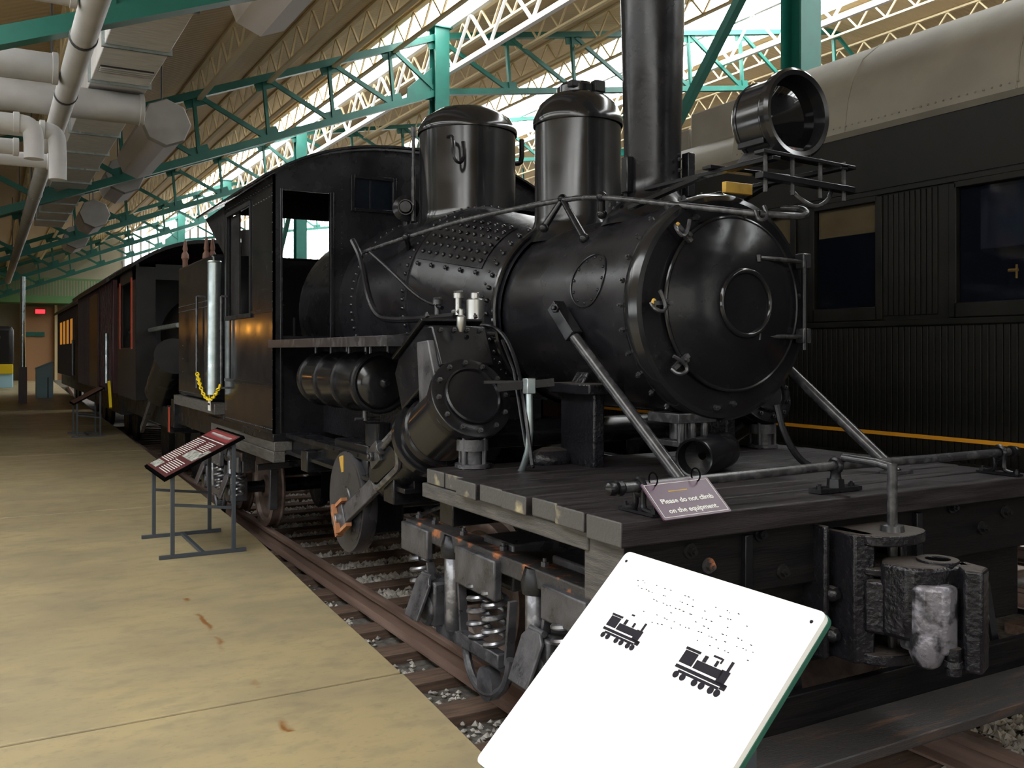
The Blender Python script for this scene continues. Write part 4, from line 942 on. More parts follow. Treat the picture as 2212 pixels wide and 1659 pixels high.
    wg = [cd + O * .053 + Vector((0, .31 * math.cos(t), .31 * math.sin(t))) for t in [1.18 + .28 * i / 5 for i in range(6)]] + [cd + O * .053 + Vector((0, .20 * math.cos(t), .20 * math.sin(t))) for t in (1.42, 1.22)]
    obj('yellow_mark', MB().prism(wg, O * .003), 'gold', dk_)
    cpn = pt(737, 1122, X=2.06); cpn.x = 2.06 if side < 0 else 2 * T - 2.06
    s0 = gc + O * .12 - up * .04 + a * .16
    d = (cpn - s0).normalized(); e2 = d.cross(O).normalized()
    rod = obj('connecting_rod', MB().bar(s0, cpn - d * .05, .035, .115, e2), 'truck', lo, bevel=0.006)
    obj('big_end', MB().bar(cpn - d * .10, cpn + d * .06, .06, .15, e2), 'truck', rod, bevel=0.008)
    obj('crank_pin', MB().lathe([(.045, -.08), (.045, .05), (.035, .055)], cpn, O, 18), 'spring', rod)
    st_ = MB()
    for q in (-1, 1): st_.bar(cpn - d * .14 + e2 * q * .088 + O * .02, cpn + d * .02 + e2 * q * .088 + O * .02, .04, .022, e2)
    st_.bar(cpn - d * .02 - e2 * .10 + O * .045, cpn - d * .02 + e2 * .10 + O * .045, .022, .03, O); st_.bar(cpn + d * .075 - e2 * .09, cpn + d * .075 + e2 * .09, .05, .022, d)
    obj('strap', st_, 'rust', rod)
    obj('jackshaft', MB().cyl(cd - O * .05, (T, cd.y, cd.z), .075, seg=20), 'black', dk_)
    bx = MB().box((X0 - .10, cd.y - .30, cd.z + .10), (X0 + .12, cd.y + .35, cd.z + .40)); bx.box((X0 + .0 * ox - .08, cd.y - .2, cd.z - .2), (X0 + .2, cd.y + .2, cd.z + .1))
    fx = obj('shaft_bearing', bx if side < 0 else MB().box((X0 - .12, cd.y - .3, cd.z + .1), (X0 + .1, cd.y + .35, cd.z + .4)), 'black', lo, bevel=0.01)
    nb = MB()
    for y_, z_ in ((-.2, .33), (-.02, .33), (.16, .33), (.28, .33), (-.2, .16), (.28, .16)): nb.nut((X0 + ox * .105, cd.y + y_, cd.z + z_), O, .02, .02, .012)
    obj('bearing_nuts', nb, 'black', fx, kind='stuff')
engine(-1); engine(1)

# ---- reversing stand beside the deck
ls = MB().tube([pt(1143, 845, X=2.42), pt(1145, 960, X=2.42), pt(1130, 1010, X=2.42), pt(1124, 1020, X=2.42)], .018, 10, 1)
lv = obj('lever_stand', ls, 'galv', lo)
a_ = pt(1143, 838, X=2.42)
obj('lever_arm', MB().bar(a_ + Vector((-.13, .10, 0.0)), a_ + Vector((.12, -.05, .03)), .035, .04).bar(a_ + Vector((-.20, .12, .03)), a_ + Vector((.1, 0, .03)), .03, .015), 'black', lv)
obj('pivot_block', MB().box(a_ + Vector((-.025, -.025, -.03)), a_ + Vector((.025, .025, .05))), 'galv', lv, bevel=0.004)
obj('reach_rod', MB().tube([pt(1085, 735, X=2.4), pt(1110, 800, X=2.4), pt(1135, 960, X=2.45), pt(1152, 1010, X=2.45)], .009, 8), 'black', lv)
obj('deck_lump', MB().ball((2.72, 4.35, DZ + .02), .12, 14, 8, (1.2, .8, .6)), 'rough_cast', lo)

# ---- tank behind the cab
TZ0, TZ1 = 1.33, 2.83
tk = obj('water_tank', MB().box((2.0, 9.72, TZ0), (RS + .02, 11.6, TZ1)), 'jacket', lo, bevel=0.03)
rv = MB()
for k in range(28): rv.rivet((2.0, 9.76 + k * .066, 2.36), (-1, 0, 0), .008); rv.rivet((2.0, 9.76 + k * .066, 2.30), (-1, 0, 0), .008); rv.rivet((2.0, 9.76 + k * .066, TZ0 + .04), (-1, 0, 0), .008)
for z in (1.6, 1.75, 1.9): rv.rivet((2.0, 11.3, z), (-1, 0, 0), .01)
obj('rivets', rv, 'jacket', tk, kind='stuff')
objs('tank_sill', MB().box((1.98, 9.5, 1.20), (2.2, 11.8, 1.31)).box((RS - .2, 9.5, 1.2), (RS, 11.8, 1.31)), 'wood_grey', lo, bevel=0.006)
obj('tank_frame', MB().box((2.05, 9.4, .95), (2.2, 12.0, 1.2)).box((2.0, 11.9, .9), (RS, 12.1, 1.25)), 'black', lo, bevel=0.006)
for px in (425, 478):
    a, b = pt(px, 640, X=1.96), pt(px, 838, X=1.96)
    g = MB().cyl(a, b, .013, seg=10)
    for e in (a, b): g.bar(e, e + AX * .06, .02, .02)
    obj('grab_rail', g, 'greyrod', tk)
a, b = pt(463, 568, X=1.97), pt(461, 852, X=1.97)
obj('downpipe', MB().cyl(a, b, .064, seg=28).lathe([(.066, 0), (.070, .01), (.066, .02)], a, AZ, 24), 'galv', lo, label='galvanised vertical pipe')
for px, h in ((400, 30), (446, 40), (459, 34)):
    c = pt(px, 562, Y=11.45 if px == 400 else 10.6)
    obj('rusty_fitting', MB().lathe([(.03, -.12), (.03, .0), (.045, .02), (.04, .07), (.022, .10), (.03, .13), (.012, .17 + h * .002)], c, AZ, 12), mat('brown_rust', (.13, .06, .04), .7), tk)

# ---- trucks
def truck(yc, near_only=False):
    t = obj('truck_bolster', MB().box((T - 1.0, yc - .16, .62), (T + 1.0, yc + .16, .86)), 'truck', lo, bevel=0.012)
    for s in (-1, 1):
        X1 = T + s * 1.02
        fr_ = MB(); 
        fr_.box((X1 - .07, yc - 1.02, .735), (X1 + .07, yc + 1.0, .825))
        for q in (-1, 1):
            fr_.box((X1 - .06, yc + q * .93 - .09, .62), (X1 + .06, yc + q * .93 + .09, .75))
        sf = obj('side_frame', fr_, 'rusty' if s < 0 else 'truck', lo, bevel=0.008)
        pl_ = MB()
        pl_.box((X1 + s * .06, yc - .20, .60), (X1 + s * .11, yc + .24, .80)); pl_.box((X1 + s * .06, yc - .98, .62), (X1 + s * .10, yc - .62, .78)); pl_.box((X1 + s * .06, yc + .62, .64), (X1 + s * .10, yc + 1.0, .81))
        objs('pedestal_plate', pl_, 'truck', sf, bevel=0.01)
        for y_ in (-.48, .40):
            obj('column_bolt', MB().lathe([(.055, 0), (.058, .02), (.058, .40), (.05, .42)], (X1 + s * .03, yc + y_, .30), AZ, 20), 'spring', sf)
            obj('column_collar', MB().lathe([(.075, 0), (.08, .05), (.06, .12)], (X1 + s * .03, yc + y_, .70), AZ, 18), 'black', sf)
        for y_ in (-.10, .06, -.76, .80):
            obj('coil_spring', MB().helix((X1 + s * .05, yc + y_, .36), AZ, .058, .015, 4.2, .27), 'spring', sf)
        for q in (-.30, .26, -.62, .66): obj('tie_bar', MB().bar((X1 + s * .06, yc + q, .62), (X1 + s * .06, yc + q * .86, .30), .02, .045, (1, 0, 0)), 'truck', sf)
        obj('equalizer', MB().bar((X1 + s * .02, yc - .60, .27), (X1 + s * .02, yc + .60, .27), .07, .07).box((X1 - .05, yc - .24, .28), (X1 + s * .11, yc + .22, .35)), 'truck', sf, bevel=0.006)
        lp = [Vector((X1 + s * .07, yc - .30, .34)), Vector((X1 + s * .07, yc - .26, .20)), Vector((X1 + s * .07, yc - .12, .10)), Vector((X1 + s * .07, yc + .05, .09)), Vector((X1 + s * .07, yc + .16, .18)), Vector((X1 + s * .07, yc + .20, .34))]
        obj('spring_hanger', MB().tube(lp, .024, 8, 2).cyl((X1 - .03, yc - .06, .15), (X1 + s * .09, yc - .06, .15), .085, seg=22), 'truck', sf)
        for q in (-.60, .60):
            c = Vector((X1 + s * .02, yc + q, .42))
            jb = MB().box(c - Vector((.09, .10, .13)), c + Vector((.09, .10, .12))); jb.lathe([(.10, 0), (.085, .05)], c + Vector((s * .06, 0, -.05)), (s, 0, 0), 18)
            j_ = obj('journal_box', jb, 'truck', sf, bevel=0.015)
            n_ = Vector((s * .9, 0, .35)).normalized(); u_ = Vector((-s * .35, 0, .9)).normalized(); o_ = c + Vector((s * .13, 0, .02))
            lid = MB().prism([o_ + AY * -.085 + u_ * -.12, o_ + AY * .085 + u_ * -.12, o_ + AY * .09 + u_ * .09, o_ + AY * .05 + u_ * .13, o_ - AY * .05 + u_ * .13, o_ - AY * .09 + u_ * .09], n_ * .02)
            obj('journal_lid', lid, 'truck', j_, bevel=0.006)
            obj('lid_hinge', MB().cyl(o_ - AY * .06 + u_ * .13, o_ + AY * .06 + u_ * .13, .016, seg=10), 'truck', j_)
        for y_ in (-.88, -.5, -.1, .35, .72, .95): obj('frame_bolt', MB().nut((X1, yc + y_, .825), AZ, .022, .022, .016), 'truck', sf)
    for q in (-.60, .60):
        ax_ = obj('axle', MB().lathe([(.06, -1.0), (.06, -.8), (.075, -.75), (.07, 0), (.075, .75), (.06, .8), (.06, 1.0)], (T, yc + q, .42), AX, 20), 'black', lo)
        for s in (-1, 1):
            w0 = Vector((T + s * .69, yc + q, .42))
            obj('wheel', MB().lathe([(.10, -.05), (.30, -.035), (.35, -.03), (.405, -.028), (.415, -.02), (.418, .075), (.36, .08), (.33, .05), (.12, .04), (.11, .075), (.02, .075)], w0, (s, 0, 0), 56).lathe([(.36, -.035), (.443, -.035), (.446, -.018), (.418, -.005)], w0, (s, 0, 0), 56, cap=False), 'tread', ax_)
    return t
truck(4.20)
truck(10.35)
gear = obj('axle_gear', MB().lathe([(.30, -.04), (.32, -.03), (.32, .03), (.30, .04), (.08, .05)], pt(690, 1035, X=3.42), AX, 44), 'truck', lo)
obj('line_shaft', MB().cyl((T, 4.2, .52), (T, 10.4, .52), .06, seg=16), 'black', lo)
obj('brake_rod', MB().tube([pt(830, 1145, X=2.5), pt(900, 1115, X=2.5), pt(1040, 1062, X=2.6)], .012, 8).tube([pt(905, 1075, X=2.6), pt(960, 1055, X=2.6), pt(985, 1030, X=2.6)], .012, 8, 1), 'greyrod', lo)
obj('brake_beam', MB().box((2.5, 3.35, .66), (4.1, 3.65, .70)).prism([(2.35, 3.25, .80), (2.75, 3.15, .80), (2.75, 3.95, .80), (2.35, 3.75, .80)], (0, 0, .06)), 'truck', lo, bevel=0.01)
obj('air_hose', MB().tube([pt(600, 985, X=2.2), pt(650, 968, X=2.2), pt(710, 985, X=2.2), pt(745, 1010, X=2.3)], .016, 8, 2), 'greyrod', lo)
obj('brake_shoe', MB().bar((2.5, 9.25, .25), (2.5, 9.22, .66), .08, .06).bar((2.3, 9.1, .70), (2.9, 9.1, .72), .06, .06), 'truck', lo, bevel=0.006)
obj('ash_pan', MB().box((2.75, 7.3, .45), (3.9, 8.5, .95)), 'void', lo, bevel=0.01)

# ================================================================= passenger coach on the next track
XC = 6.35
co = thing('passenger_coach', 'dark olive passenger coach with tan roof and vertical board siding', 'coach', (TC, 3, 0))
WIN = [(-2.2, -1.1), (0.9, 2.0), (3.2, 4.41), (5.10, 5.78), (6.02, 6.70), (7.5, 8.6)]
WZ0, WZ1 = 2.19, 3.08
wl = MB().box((XC, -3.0, 0.98), (XC + .04, 9.4, WZ0)).box((XC, -3.0, WZ1), (XC + .04, 9.4, 3.68))
ys = [-3.0] + [v for wn in WIN for v in wn] + [9.4]
for a, b in zip(ys[0::2], ys[1::2]): wl.box((XC, a, WZ0), (XC + .04, b, WZ1))
side = obj('side_wall', wl, 'coach', co, smooth=False)
obj('inner_shade_box', MB().box((XC + .6, -3.0, 0.98), (2 * TC - XC, 9.4, 3.66)), 'void', co, smooth=False)  # black box behind the panes stands in for the unlit interior
obj('end_wall', MB().box((XC, 9.38, 0.98), (2 * TC - XC, 9.42, 3.68)), 'coach', co, smooth=False)
b0 = obj('board', MB().box((XC - .012, 2.0, 0.99), (XC, 2.047, 2.03)), 'coach', side, bevel=0.004)
for k in range(1, 134): part_copy(b0, (0, k * .055, 0))
b1 = obj('board', MB().box((XC - .012, 4.56, 2.12), (XC, 4.602, 3.10)), 'coach', side, bevel=0.004)
for k in range(1, 10): part_copy(b1, (0, k * .05, 0))
for k in range(12): part_copy(b1, (0, 2.33 + k * .05, 0))
obj('belt_rail', MB().box((XC - .035, -3.0, 2.035), (XC, 9.4, 2.085)), 'coach', side, bevel=0.008)
obj('upper_moulding', MB().box((XC - .02, -3.0, 3.11), (XC, 9.4, 3.15)), 'coach', side, bevel=0.004)
obj('letter_board', MB().box((XC - .012, -3.0, 3.16), (XC, 9.4, 3.64)), 'coach', side)
obj('stripe', MB().box((XC - .016, -3.0, 1.155), (XC - .012, 9.4, 1.185)), 'stripe', side)
obj('sill_beam', MB().box((XC - .02, -3.0, 0.93), (XC + .05, 9.4, 1.0)), 'coach', side, bevel=0.005)
gl = mat('coach_window_glass', (0.01, 0.012, 0.02), 0.05, alpha=0.3)
for i, (a, b) in enumerate(WIN):
    f = MB(); z0, z1 = WZ0, WZ1
    for p, q in (((a - .045, z0 - .1), (a + .02, z1 + .02)), ((b - .02, z0 - .1), (b + .045, z1 + .02)), ((a, z1 - .02), (b, z1 + .03)), ((a, z0 - .10), (b, z0 + .01))):
        f.box((XC - .028, p[0], p[1]), (XC + .02, q[0], q[1]))
    wn = obj('window', f, 'coach', co, bevel=0.006)
    obj('pane', MB().box((XC + .02, a, z0), (XC + .026, b, z1)), gl, wn)
    if i in (3, 4): obj('blind', MB().box((XC + .035, a + .03, 2.82), (XC + .045, b - .02, z1)), 'blind', wn)
    if i == 2:
        obj('curtain', MB().box((XC + .30, a, 2.62), (XC + .32, b, z1)), mat('dark_blue_cloth', (0.02, 0.025, 0.06), 0.9), wn)
        obj('green_card', MB().box((XC + .05, 4.0 - .25, 2.42), (XC + .055, 4.0 - .12, 2.53)), mat('green_card', (0.0, 0.45, 0.30), 0.6), wn)
        obj('brass_handle', MB().cyl((XC + .1, 3.99, 2.42), (XC + .1, 4.06, 2.42), .012, seg=8).cyl((XC + .1, 4.0, 2.36), (XC + .1, 4.0, 2.46), .008, seg=8), 'gold', wn)
def roof_mb(prof, y0, y1, n=2):
    p = prof + [(2 * TC - x, z) for x, z in prof[::-1][1:]]
    mb = MB().loft([[(x, y0 + (y1 - y0) * i / n, z) for x, z in p] for i in range(n + 1)])
    for y in (y0, y1): mb.add([(x, y, z) for x, z in p], [tuple(range(len(p)))])
    return mb
rp = [(6.33, 3.64), (6.29, 3.68), (6.33, 3.95), (6.40, 4.15), (6.52, 4.33), (6.72, 4.48), (7.0, 4.59), (7.35, 4.66), (TC, 4.68)]
cr_ = obj('roof', roof_mb(rp, -3.2, 6.76), 'coach_roof', co)
rv = MB()
for k in range(150): rv.rivet((6.289, -3 + k * .065, 3.73), (-1, 0, 0), .008)
obj('rivets', rv, 'coach_roof', cr_, kind='stuff')
for y in (1.2, 3.9, 5.4): obj('roof_seam', MB().tube([(x - .002, y, z) for x, z in rp[1:]], .006, 6), 'coach_roof', cr_)
rl = [(6.33, 3.64), (6.30, 3.68), (6.38, 3.86), (6.6, 4.02), (7.0, 4.12), (TC, 4.16)]
hd_ = obj('roof_hood', roof_mb(rl, 6.76, 9.5), 'coach_roof', co)
obj('roof_box', MB().box((6.75, 7.0, 4.0), (7.8, 7.9, 4.45)), 'coach_roof', hd_, bevel=0.02)
obj('roof_vent', MB().box((6.9, 8.1, 4.0), (7.6, 9.0, 4.35)), 'coach_roof', hd_, bevel=0.02)
for y in (-1.5, 7.6):
    for s in (-1, 1):
        obj('wheel', MB().lathe([(.10, -.05), (.40, -.03), (.418, -.02), (.418, .075), (.33, .05), (.12, .04)], (TC + s * .69, y, .42), (s, 0, 0), 36), 'matt', co)
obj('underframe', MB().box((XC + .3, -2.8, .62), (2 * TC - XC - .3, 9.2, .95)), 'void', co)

c2 = thing('parked_coach', 'dark maroon coach coupled beyond the olive passenger coach', 'coach', (TC, 18, 0))
obj('body', MB().box((XC, 10.0, .98), (2 * TC - XC, 26, 3.6)), 'maroon', c2, bevel=.02)
obj('roof', roof_mb([(6.33, 3.56), (6.30, 3.6), (6.42, 3.78), (6.8, 3.92), (TC, 4.0)], 9.9, 26.1), 'darkgrey', c2)
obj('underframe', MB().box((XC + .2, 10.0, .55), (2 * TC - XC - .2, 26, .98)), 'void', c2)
for y in (11, 25):
    for s in (-1, 1): obj('wheel', MB().lathe([(.10, -.05), (.418, -.02), (.418, .075), (.12, .04)], (TC + s * .69, y, .42), (s, 0, 0), 28), 'matt', c2)

# ================================================================= notice hanging on the uncoupling bar
TL = pt(1393, 1045, Y=2.805); TR = pt(1540, 1031, Y=2.805); BL = pt(1425, 1125, Y=2.67); BR = pt(1567, 1103, Y=2.67)
ctr = (TL + TR + BL + BR) / 4; ex = ((TR - TL) + (BR - BL)).normalized(); ey = ((TL - BL) + (TR - BR)); ey = (ey - ex * ey.dot(ex)).normalized(); ez = ex.cross(ey)
W_, H_ = ((TR - TL).length + (BR - BL).length) / 2, ((TL - BL).length + (TR - BR).length) / 2
def quad(c, ex, ey, w, h, t, n, r=0.0):
    pts = []
    if r:
        for sx_, sy_, a0 in ((1, 1, 0), (-1, 1, 90), (-1, -1, 180), (1, -1, 270)):
            for k in range(5):
                a = math.radians(a0 + 22.5 * k); pts.append(c + ex * (sx_ * (w / 2 - r) + r * math.cos(a)) + ey * (sy_ * (h / 2 - r) + r * math.sin(a)))
    else: pts = [c + ex * (w / 2 * i) + ey * (h / 2 * j) for i, j in ((1, 1), (-1, 1), (-1, -1), (1, -1))]
    return MB().prism(pts, n * t)
nb_ = thing('notice_plate', 'small plum notice asking not to climb, hung on the deck bar', 'sign', BL.lerp(BR, .5))
obj('plate', quad(ctr, ex, ey, W_, H_, -.006, ez, .008), 'plum', nb_)
bd = MB()
for q in (-1, 1):
    bd.add(*(lambda m: (m.v, m.f))(quad(ctr + ey * q * (H_ / 2 - .010), ex, ey, W_ - .02, .002, .0006, ez))); bd.add(*(lambda m: (m.v, m.f))(quad(ctr + ex * q * (W_ / 2 - .010), ex, ey, .002, H_ - .02, .0006, ez)))
obj('border_line', bd, 'print', nb_)
text_mesh('Please do not climb', W_ * .098, ctr + ey * (-H_ * .04) + ez * .0008, ex, ey, 'print', nb_, 'lettering', .0006)
text_mesh('on the equipment.', W_ * .098, ctr + ey * (-H_ * .30) + ez * .0008, ex, ey, 'print', nb_, 'lettering', .0006)
obj('gold_rule', quad(ctr + ey * H_ * .22 - ex * W_ * .05, ex, ey, W_ * .28, .005, .0006, ez), 'gold', nb_)
for q in (-.32, .32):
    c = ctr + ex * W_ * q + ey * (H_ / 2 - .004)
    obj('cable_tie', MB().torus(c + AZ * .016, ex, .026, .003, 20, 6), 'void', nb_)

# ================================================================= white reading panel close to the viewer
pf_, pn_ = pt(1355, 1190, Z=1.33), pt(1785, 1325, Z=1.33)
pl_ = pt(1027, 1642, Y=pf_.y)
ex = Vector((0, -1, 0)); ey = Vector((pf_.x - pl_.x, 0, pf_.z - pl_.z)); PH = ey.length; ey.normalize(); ez = ex.cross(ey); PW = pf_.y - pn_.y
pc = Vector(((pf_.x + pl_.x) / 2, (pf_.y + pn_.y) / 2, (pf_.z + pl_.z) / 2))
wp = thing('reading_panel', 'large white tilted reading panel with small engine drawings beside the deck', 'sign', (pc.x, pc.y, PLAT))
obj('panel_board', quad(pc, ex, ey, PW, PH, -.012, ez, .016), 'panel', wp)
obj('panel_back', quad(pc - ez * .012, ex, ey, PW + .004, PH + .004, -.010, ez, .018), 'panel_edge', wp)
def at(u, v, off=.0007): return pc + ex * (u - .5) * PW + ey * (.5 - v) * PH + ez * off        # u,v from the top left of the board
for u, v in ((.035, .045), (.965, .045)): obj('screw', MB().lathe([(.004, 0), (.003, .002)], at(u, v, 0), ez, 10), 'print_dark', wp)
mk = MB(); random.seed(5)
for r in range(6):
    for k in range(26):
        if random.random() < .5: continue
        u = .16 + .022 * k + random.uniform(-.01, .01) + .035 * r; v = .105 + .027 * r + random.uniform(-.004, .004)
        if .1 < u < .85: mk.add(*(lambda m: (m.v, m.f))(quad(at(u, v), ex, ey, random.uniform(.002, .006), .0018, .0004, ez)))
obj('faded_caption', mk, 'print_dark', wp, kind='stuff')
def tiny_engine(u0, v0, s, name, flip):
    mb = MB()
    def q(x, y, w, h): mb.add(*(lambda m: (m.v, m.f))(quad(at(u0, v0) + ex * x * s + ey * y * s, ex, ey, w * s, h * s, .0004, ez)))
    q(0, 0, 1.0, .05); q(-.36, .16, .26, .20); q(-.36, .29, .30, .04); q(.06, .12, .52, .13); q(.36, .10, .16, .20); q(-.08, .24, .07, .10); q(.14, .24, .05, .09); q(.38, .27, .05, .16)
    q(0, -.06, .8, .04); q(.46, -.02, .1, .08)
    for x in (-.40, -.26, -.02, .12, .30, .42):
        mb.add(*(lambda m: (m.v, m.f))((lambda m: m)(MB().lathe([(.055 * s, 0), (.054 * s, .0004)], at(u0, v0) + ex * x * s - ey * .12 * s, ez, 12))))
    if flip: q(.1, .33, .16, .03); q(.2, .30, .03, .08)
    else: q(-.02, .40, .08, .03)
    obj(name, mb, 'print_dark', wp, kind='stuff')
tiny_engine(.265, .335, .135, 'engine_drawing', False); tiny_engine(.70, .352, .15, 'engine_drawing', True)
for y in (pf_.y - .08, pn_.y + .08):
    xm = pc.x + .08; zt = pc.z + (xm - pc.x) * ey.z / ey.x - .035
    obj('leg', MB().box((xm - .015, y - .015, PLAT + .03), (xm + .015, y + .015, zt)), 'stand', wp, bevel=.002)
    obj('foot', MB().box((xm - .28, y - .018, PLAT), (xm + .28, y + .018, PLAT + .03)), 'stand', wp, bevel=.002)
obj('stretcher', MB().box((pc.x + .065, pn_.y + .08, PLAT + .25), (pc.x + .095, pf_.y - .08, PLAT + .28)), 'stand', wp, bevel=.002)

# ================================================================= information stands on the platform
def info_stand(y0, y1, xl, xr, zl_, zh, label, printed):
    t = thing('information_stand', label, 'stand', ((xl + xr) / 2, (y0 + y1) / 2, PLAT))
    a, b = xl + .10, xr - .10
    for y in (y0, y1):
        obj('foot', MB().box((xl, y - .015, PLAT), (xr, y + .015, PLAT + .03)), 'stand', t, bevel=.002)
        for x in (a, b):
            z = zl_ + (zh - zl_) * (x - xl) / (xr - xl) - .02
            obj('leg', MB().box((x - .015, y - .015, PLAT + .03), (x + .015, y + .015, z)), 'stand', t, bevel=.002)
        obj('side_brace', MB().bar((a, y, PLAT + .42), (b, y, PLAT + .36), .022, .022), 'stand', t)
    obj('stretcher', MB().box(((a + b) / 2 - .015, y0, PLAT + .004), ((a + b) / 2 + .015, y1, PLAT + .03)), 'stand', t, bevel=.002)
    ex = Vector((0, -1, 0)); ey = Vector((xr - xl - .05, 0, zh - zl_)); h = ey.length; ey.normalize(); ez = ex.cross(ey)
    c = Vector(((xl + xr) / 2, (y0 + y1) / 2, (zl_ + zh) / 2)); w = y1 - y0 + .06
    obj('frame', quad(c, ex, ey, w, h, -.025, ez), 'void', t)
    obj('board', quad(c + ez * .0005, ex, ey, w - .05, h - .05, .002, ez), 'board', t)
    if not printed: return t
    def blk(name, u, v, bw, bh, m): obj(name, quad(c + ex * (u - .5) * w + ey * (.5 - v) * h + ez * .003, ex, ey, bw * w, bh * h, .0008, ez), m, t)
    blk('title_band', .5, .13, .88, .14, mat('red_band', (0.25, 0.03, 0.035), .4)); blk('title', .52, .13, .72, .05, 'print'); blk('rule', .5, .235, .88, .012, 'print')
    ln = MB()
    for col, (u, bw) in enumerate(((.22, .36), (.66, .28))):
        for k in range(17 if col == 0 else 6): ln.add(*(lambda m: (m.v, m.f))(quad(c + ex * (u - .5) * w + ey * (.5 - (.29 + .030 * k)) * h + ez * .003, ex, ey, bw * w, .011 * h, .0008, ez)))
    for k in range(8): ln.add(*(lambda m: (m.v, m.f))(quad(c + ex * (.66 - .5) * w + ey * (.5 - (.70 + .030 * k)) * h + ez * .003, ex, ey, .4 * w, .011 * h, .0008, ez)))
    obj('text_lines', ln, 'print', t, kind='stuff')
    ph_ = mat('photo_print', (.55, .55, .50), .5, var=(.12, .13, .12), scale=30)
    blk('photograph', .70, .55, .46, .16, ph_); blk('photograph', .20, .87, .30, .12, ph_); blk('photograph', .9, .47, .12, .14, ph_)
    return t
info_stand(7.62, 8.55, 1.17, 1.84, 0.84, 1.15, 'grey steel information stand with maroon text board at platform edge', True)
info_stand(19.3, 20.2, 1.40, 2.0, 0.84, 1.15, 'grey steel information stand with plain dark board beside the rear engine', False)

# ================================================================= blue kiosk
kk = thing('blue_kiosk', 'blue sloping topped kiosk near the platform edge', 'kiosk', (1.8, 36.5, PLAT))
obj('body', MB().prism([(1.52, 36.4, PLAT), (2.06, 36.4, PLAT), (2.06, 36.4, PLAT + 1.26), (1.52, 36.4, PLAT + 1.02)], (0, .5, 0)), 'blue', kk, bevel=.01)
obj('groove', MB().box((1.88, 36.385, PLAT), (1.91, 36.402, PLAT + .72)), 'darkgrey', kk)
obj('sloped_top', MB().prism([(1.50, 36.36, PLAT + 1.02), (2.08, 36.36, PLAT + 1.27), (2.08, 36.36, PLAT + 1.30), (1.50, 36.36, PLAT + 1.05)], (0, .58, 0)), 'blue', kk)

# ================================================================= yellow safety chain between the grab rails
pa, pb = pt(426, 806, X=1.945), pt(477, 828, X=1.945)
sc_ = thing('safety_chain', 'yellow plastic chain hanging between the tank grab rails', 'chain', (1.945, (pa.y + pb.y) / 2, 1.38))
cat = []
for i in range(40):
    t = i / 39; p = pa.lerp(pb, t); p.z -= .235 * 4 * t * (1 - t) * (1.05 - .25 * t); cat.append(p)
ln_ = [cat[0]]; 
for p in cat:
    if (p - ln_[-1]).length > .034: ln_.append(p)
for i, (a, b) in enumerate(zip(ln_, ln_[1:])):
    d = (b - a).normalized(); n_ = Vector((1, 0, 0)) if i % 2 else d.cross(Vector((1, 0, 0))).normalized(); s_ = d.cross(n_).normalized(); c = (a + b) / 2
    lk = [c + d * (.030 * math.cos(t)) + s_ * (.016 * math.sin(t)) for t in [2 * PI * k / 12 for k in range(13)]]
    obj('chain_link', MB().tube(lk, .0065, 6), 'yellow', sc_)
tg = pt(452, 875, X=1.945)
ct = thing('chain_tag', 'small white tag strung below the yellow chain', 'tag', tg - AZ * .04)
obj('card', MB().box(tg + Vector((-.003, -.05, -.055)), tg + Vector((.003, .05, .055))), 'print', ct)
obj('dark_line', MB().box(tg + Vector((-.005, -.045, .0)), tg + Vector((-.003, .045, .02))), 'print_dark', ct)
obj('string', MB().cyl(tg + AZ * .055, Vector((tg.x, tg.y, pt(452, 850, X=1.945).z)), .004, seg=6), 'yellow', ct)

# ================================================================= rolling stock further along the track
def rx(x, y): return x + sh(y)
r2 = thing('rear_locomotive', 'dark steam locomotive with red trimmed cab window behind the tank', 'locomotive', (rx(T, 16), 16, 0))
D = sh(16)
obj('frame', MB().box((2.2 + D, 12.8, .75), (4.4 + D, 18.6, 1.05)), 'matt', r2, bevel=.01)
obj('boiler', MB().lathe([(.3, -.02), (.62, 0), (.62, 3.0), (.72, 3.3), (.72, 4.0)], (T + D, 12.9, 2.1), AY, 40), 'matt', r2)
obj('smokebox_front', MB().lathe([(.62, .02), (.64, 0), (.5, -.05), (.1, -.1)], (T + D, 12.9, 2.1), AY, 40), 'matt', r2)
obj('chimney', MB().lathe([(.2, 0), (.16, .15), (.2, .9)], (T + D, 13.3, 2.65), AZ, 24), 'matt', r2)
obj('side_cylinder', MB().cyl((2.2 + D, 13.3, 1.75), (2.2 + D, 14.3, 1.25), .24, seg=28), 'black', r2)
obj('cylinder_head', MB().lathe([(.25, 0), (.27, .03), (.1, .05)], (2.2 + D, 13.28, 1.76), (0, -.9, .45), 28), 'matt', r2)
obj('main_rod', MB().bar((2.1 + D, 14.3, 1.25), (2.1 + D, 15.6, .6), .05, .1), 'truck', r2)
obj('handrail', MB().tube([pt(268, 717, X=2.3), pt(310, 716, X=2.3), pt(350, 708, X=2.3), pt(385, 702, X=2.3)], .035, 8), 'galv', r2)
cb_ = obj('cab', MB().box((2.05 + D, 15.9, 1.05), (2.10 + D, 18.3, 1.9)).box((2.05 + D, 15.9, 1.9), (2.1 + D, 16.3, 3.2)).box((2.05 + D, 17.9, 1.9), (2.1 + D, 18.3, 3.2)).box((2.05 + D, 15.9, 3.0), (2.1 + D, 18.3, 3.25)).box((2.05 + D, 18.28, 1.05), (4.6 + D, 18.32, 3.3)), 'darkgrey', r2, smooth=False)
obj('front_sheet', MB().box((2.05 + D, 15.88, 1.05), (2.35 + D, 15.92, 3.2)).box((4.25 + D, 15.88, 1.05), (4.55 + D, 15.92, 3.2)).box((2.35 + D, 15.88, 3.0), (4.25 + D, 15.92, 3.25)), 'matt', cb_, smooth=False)
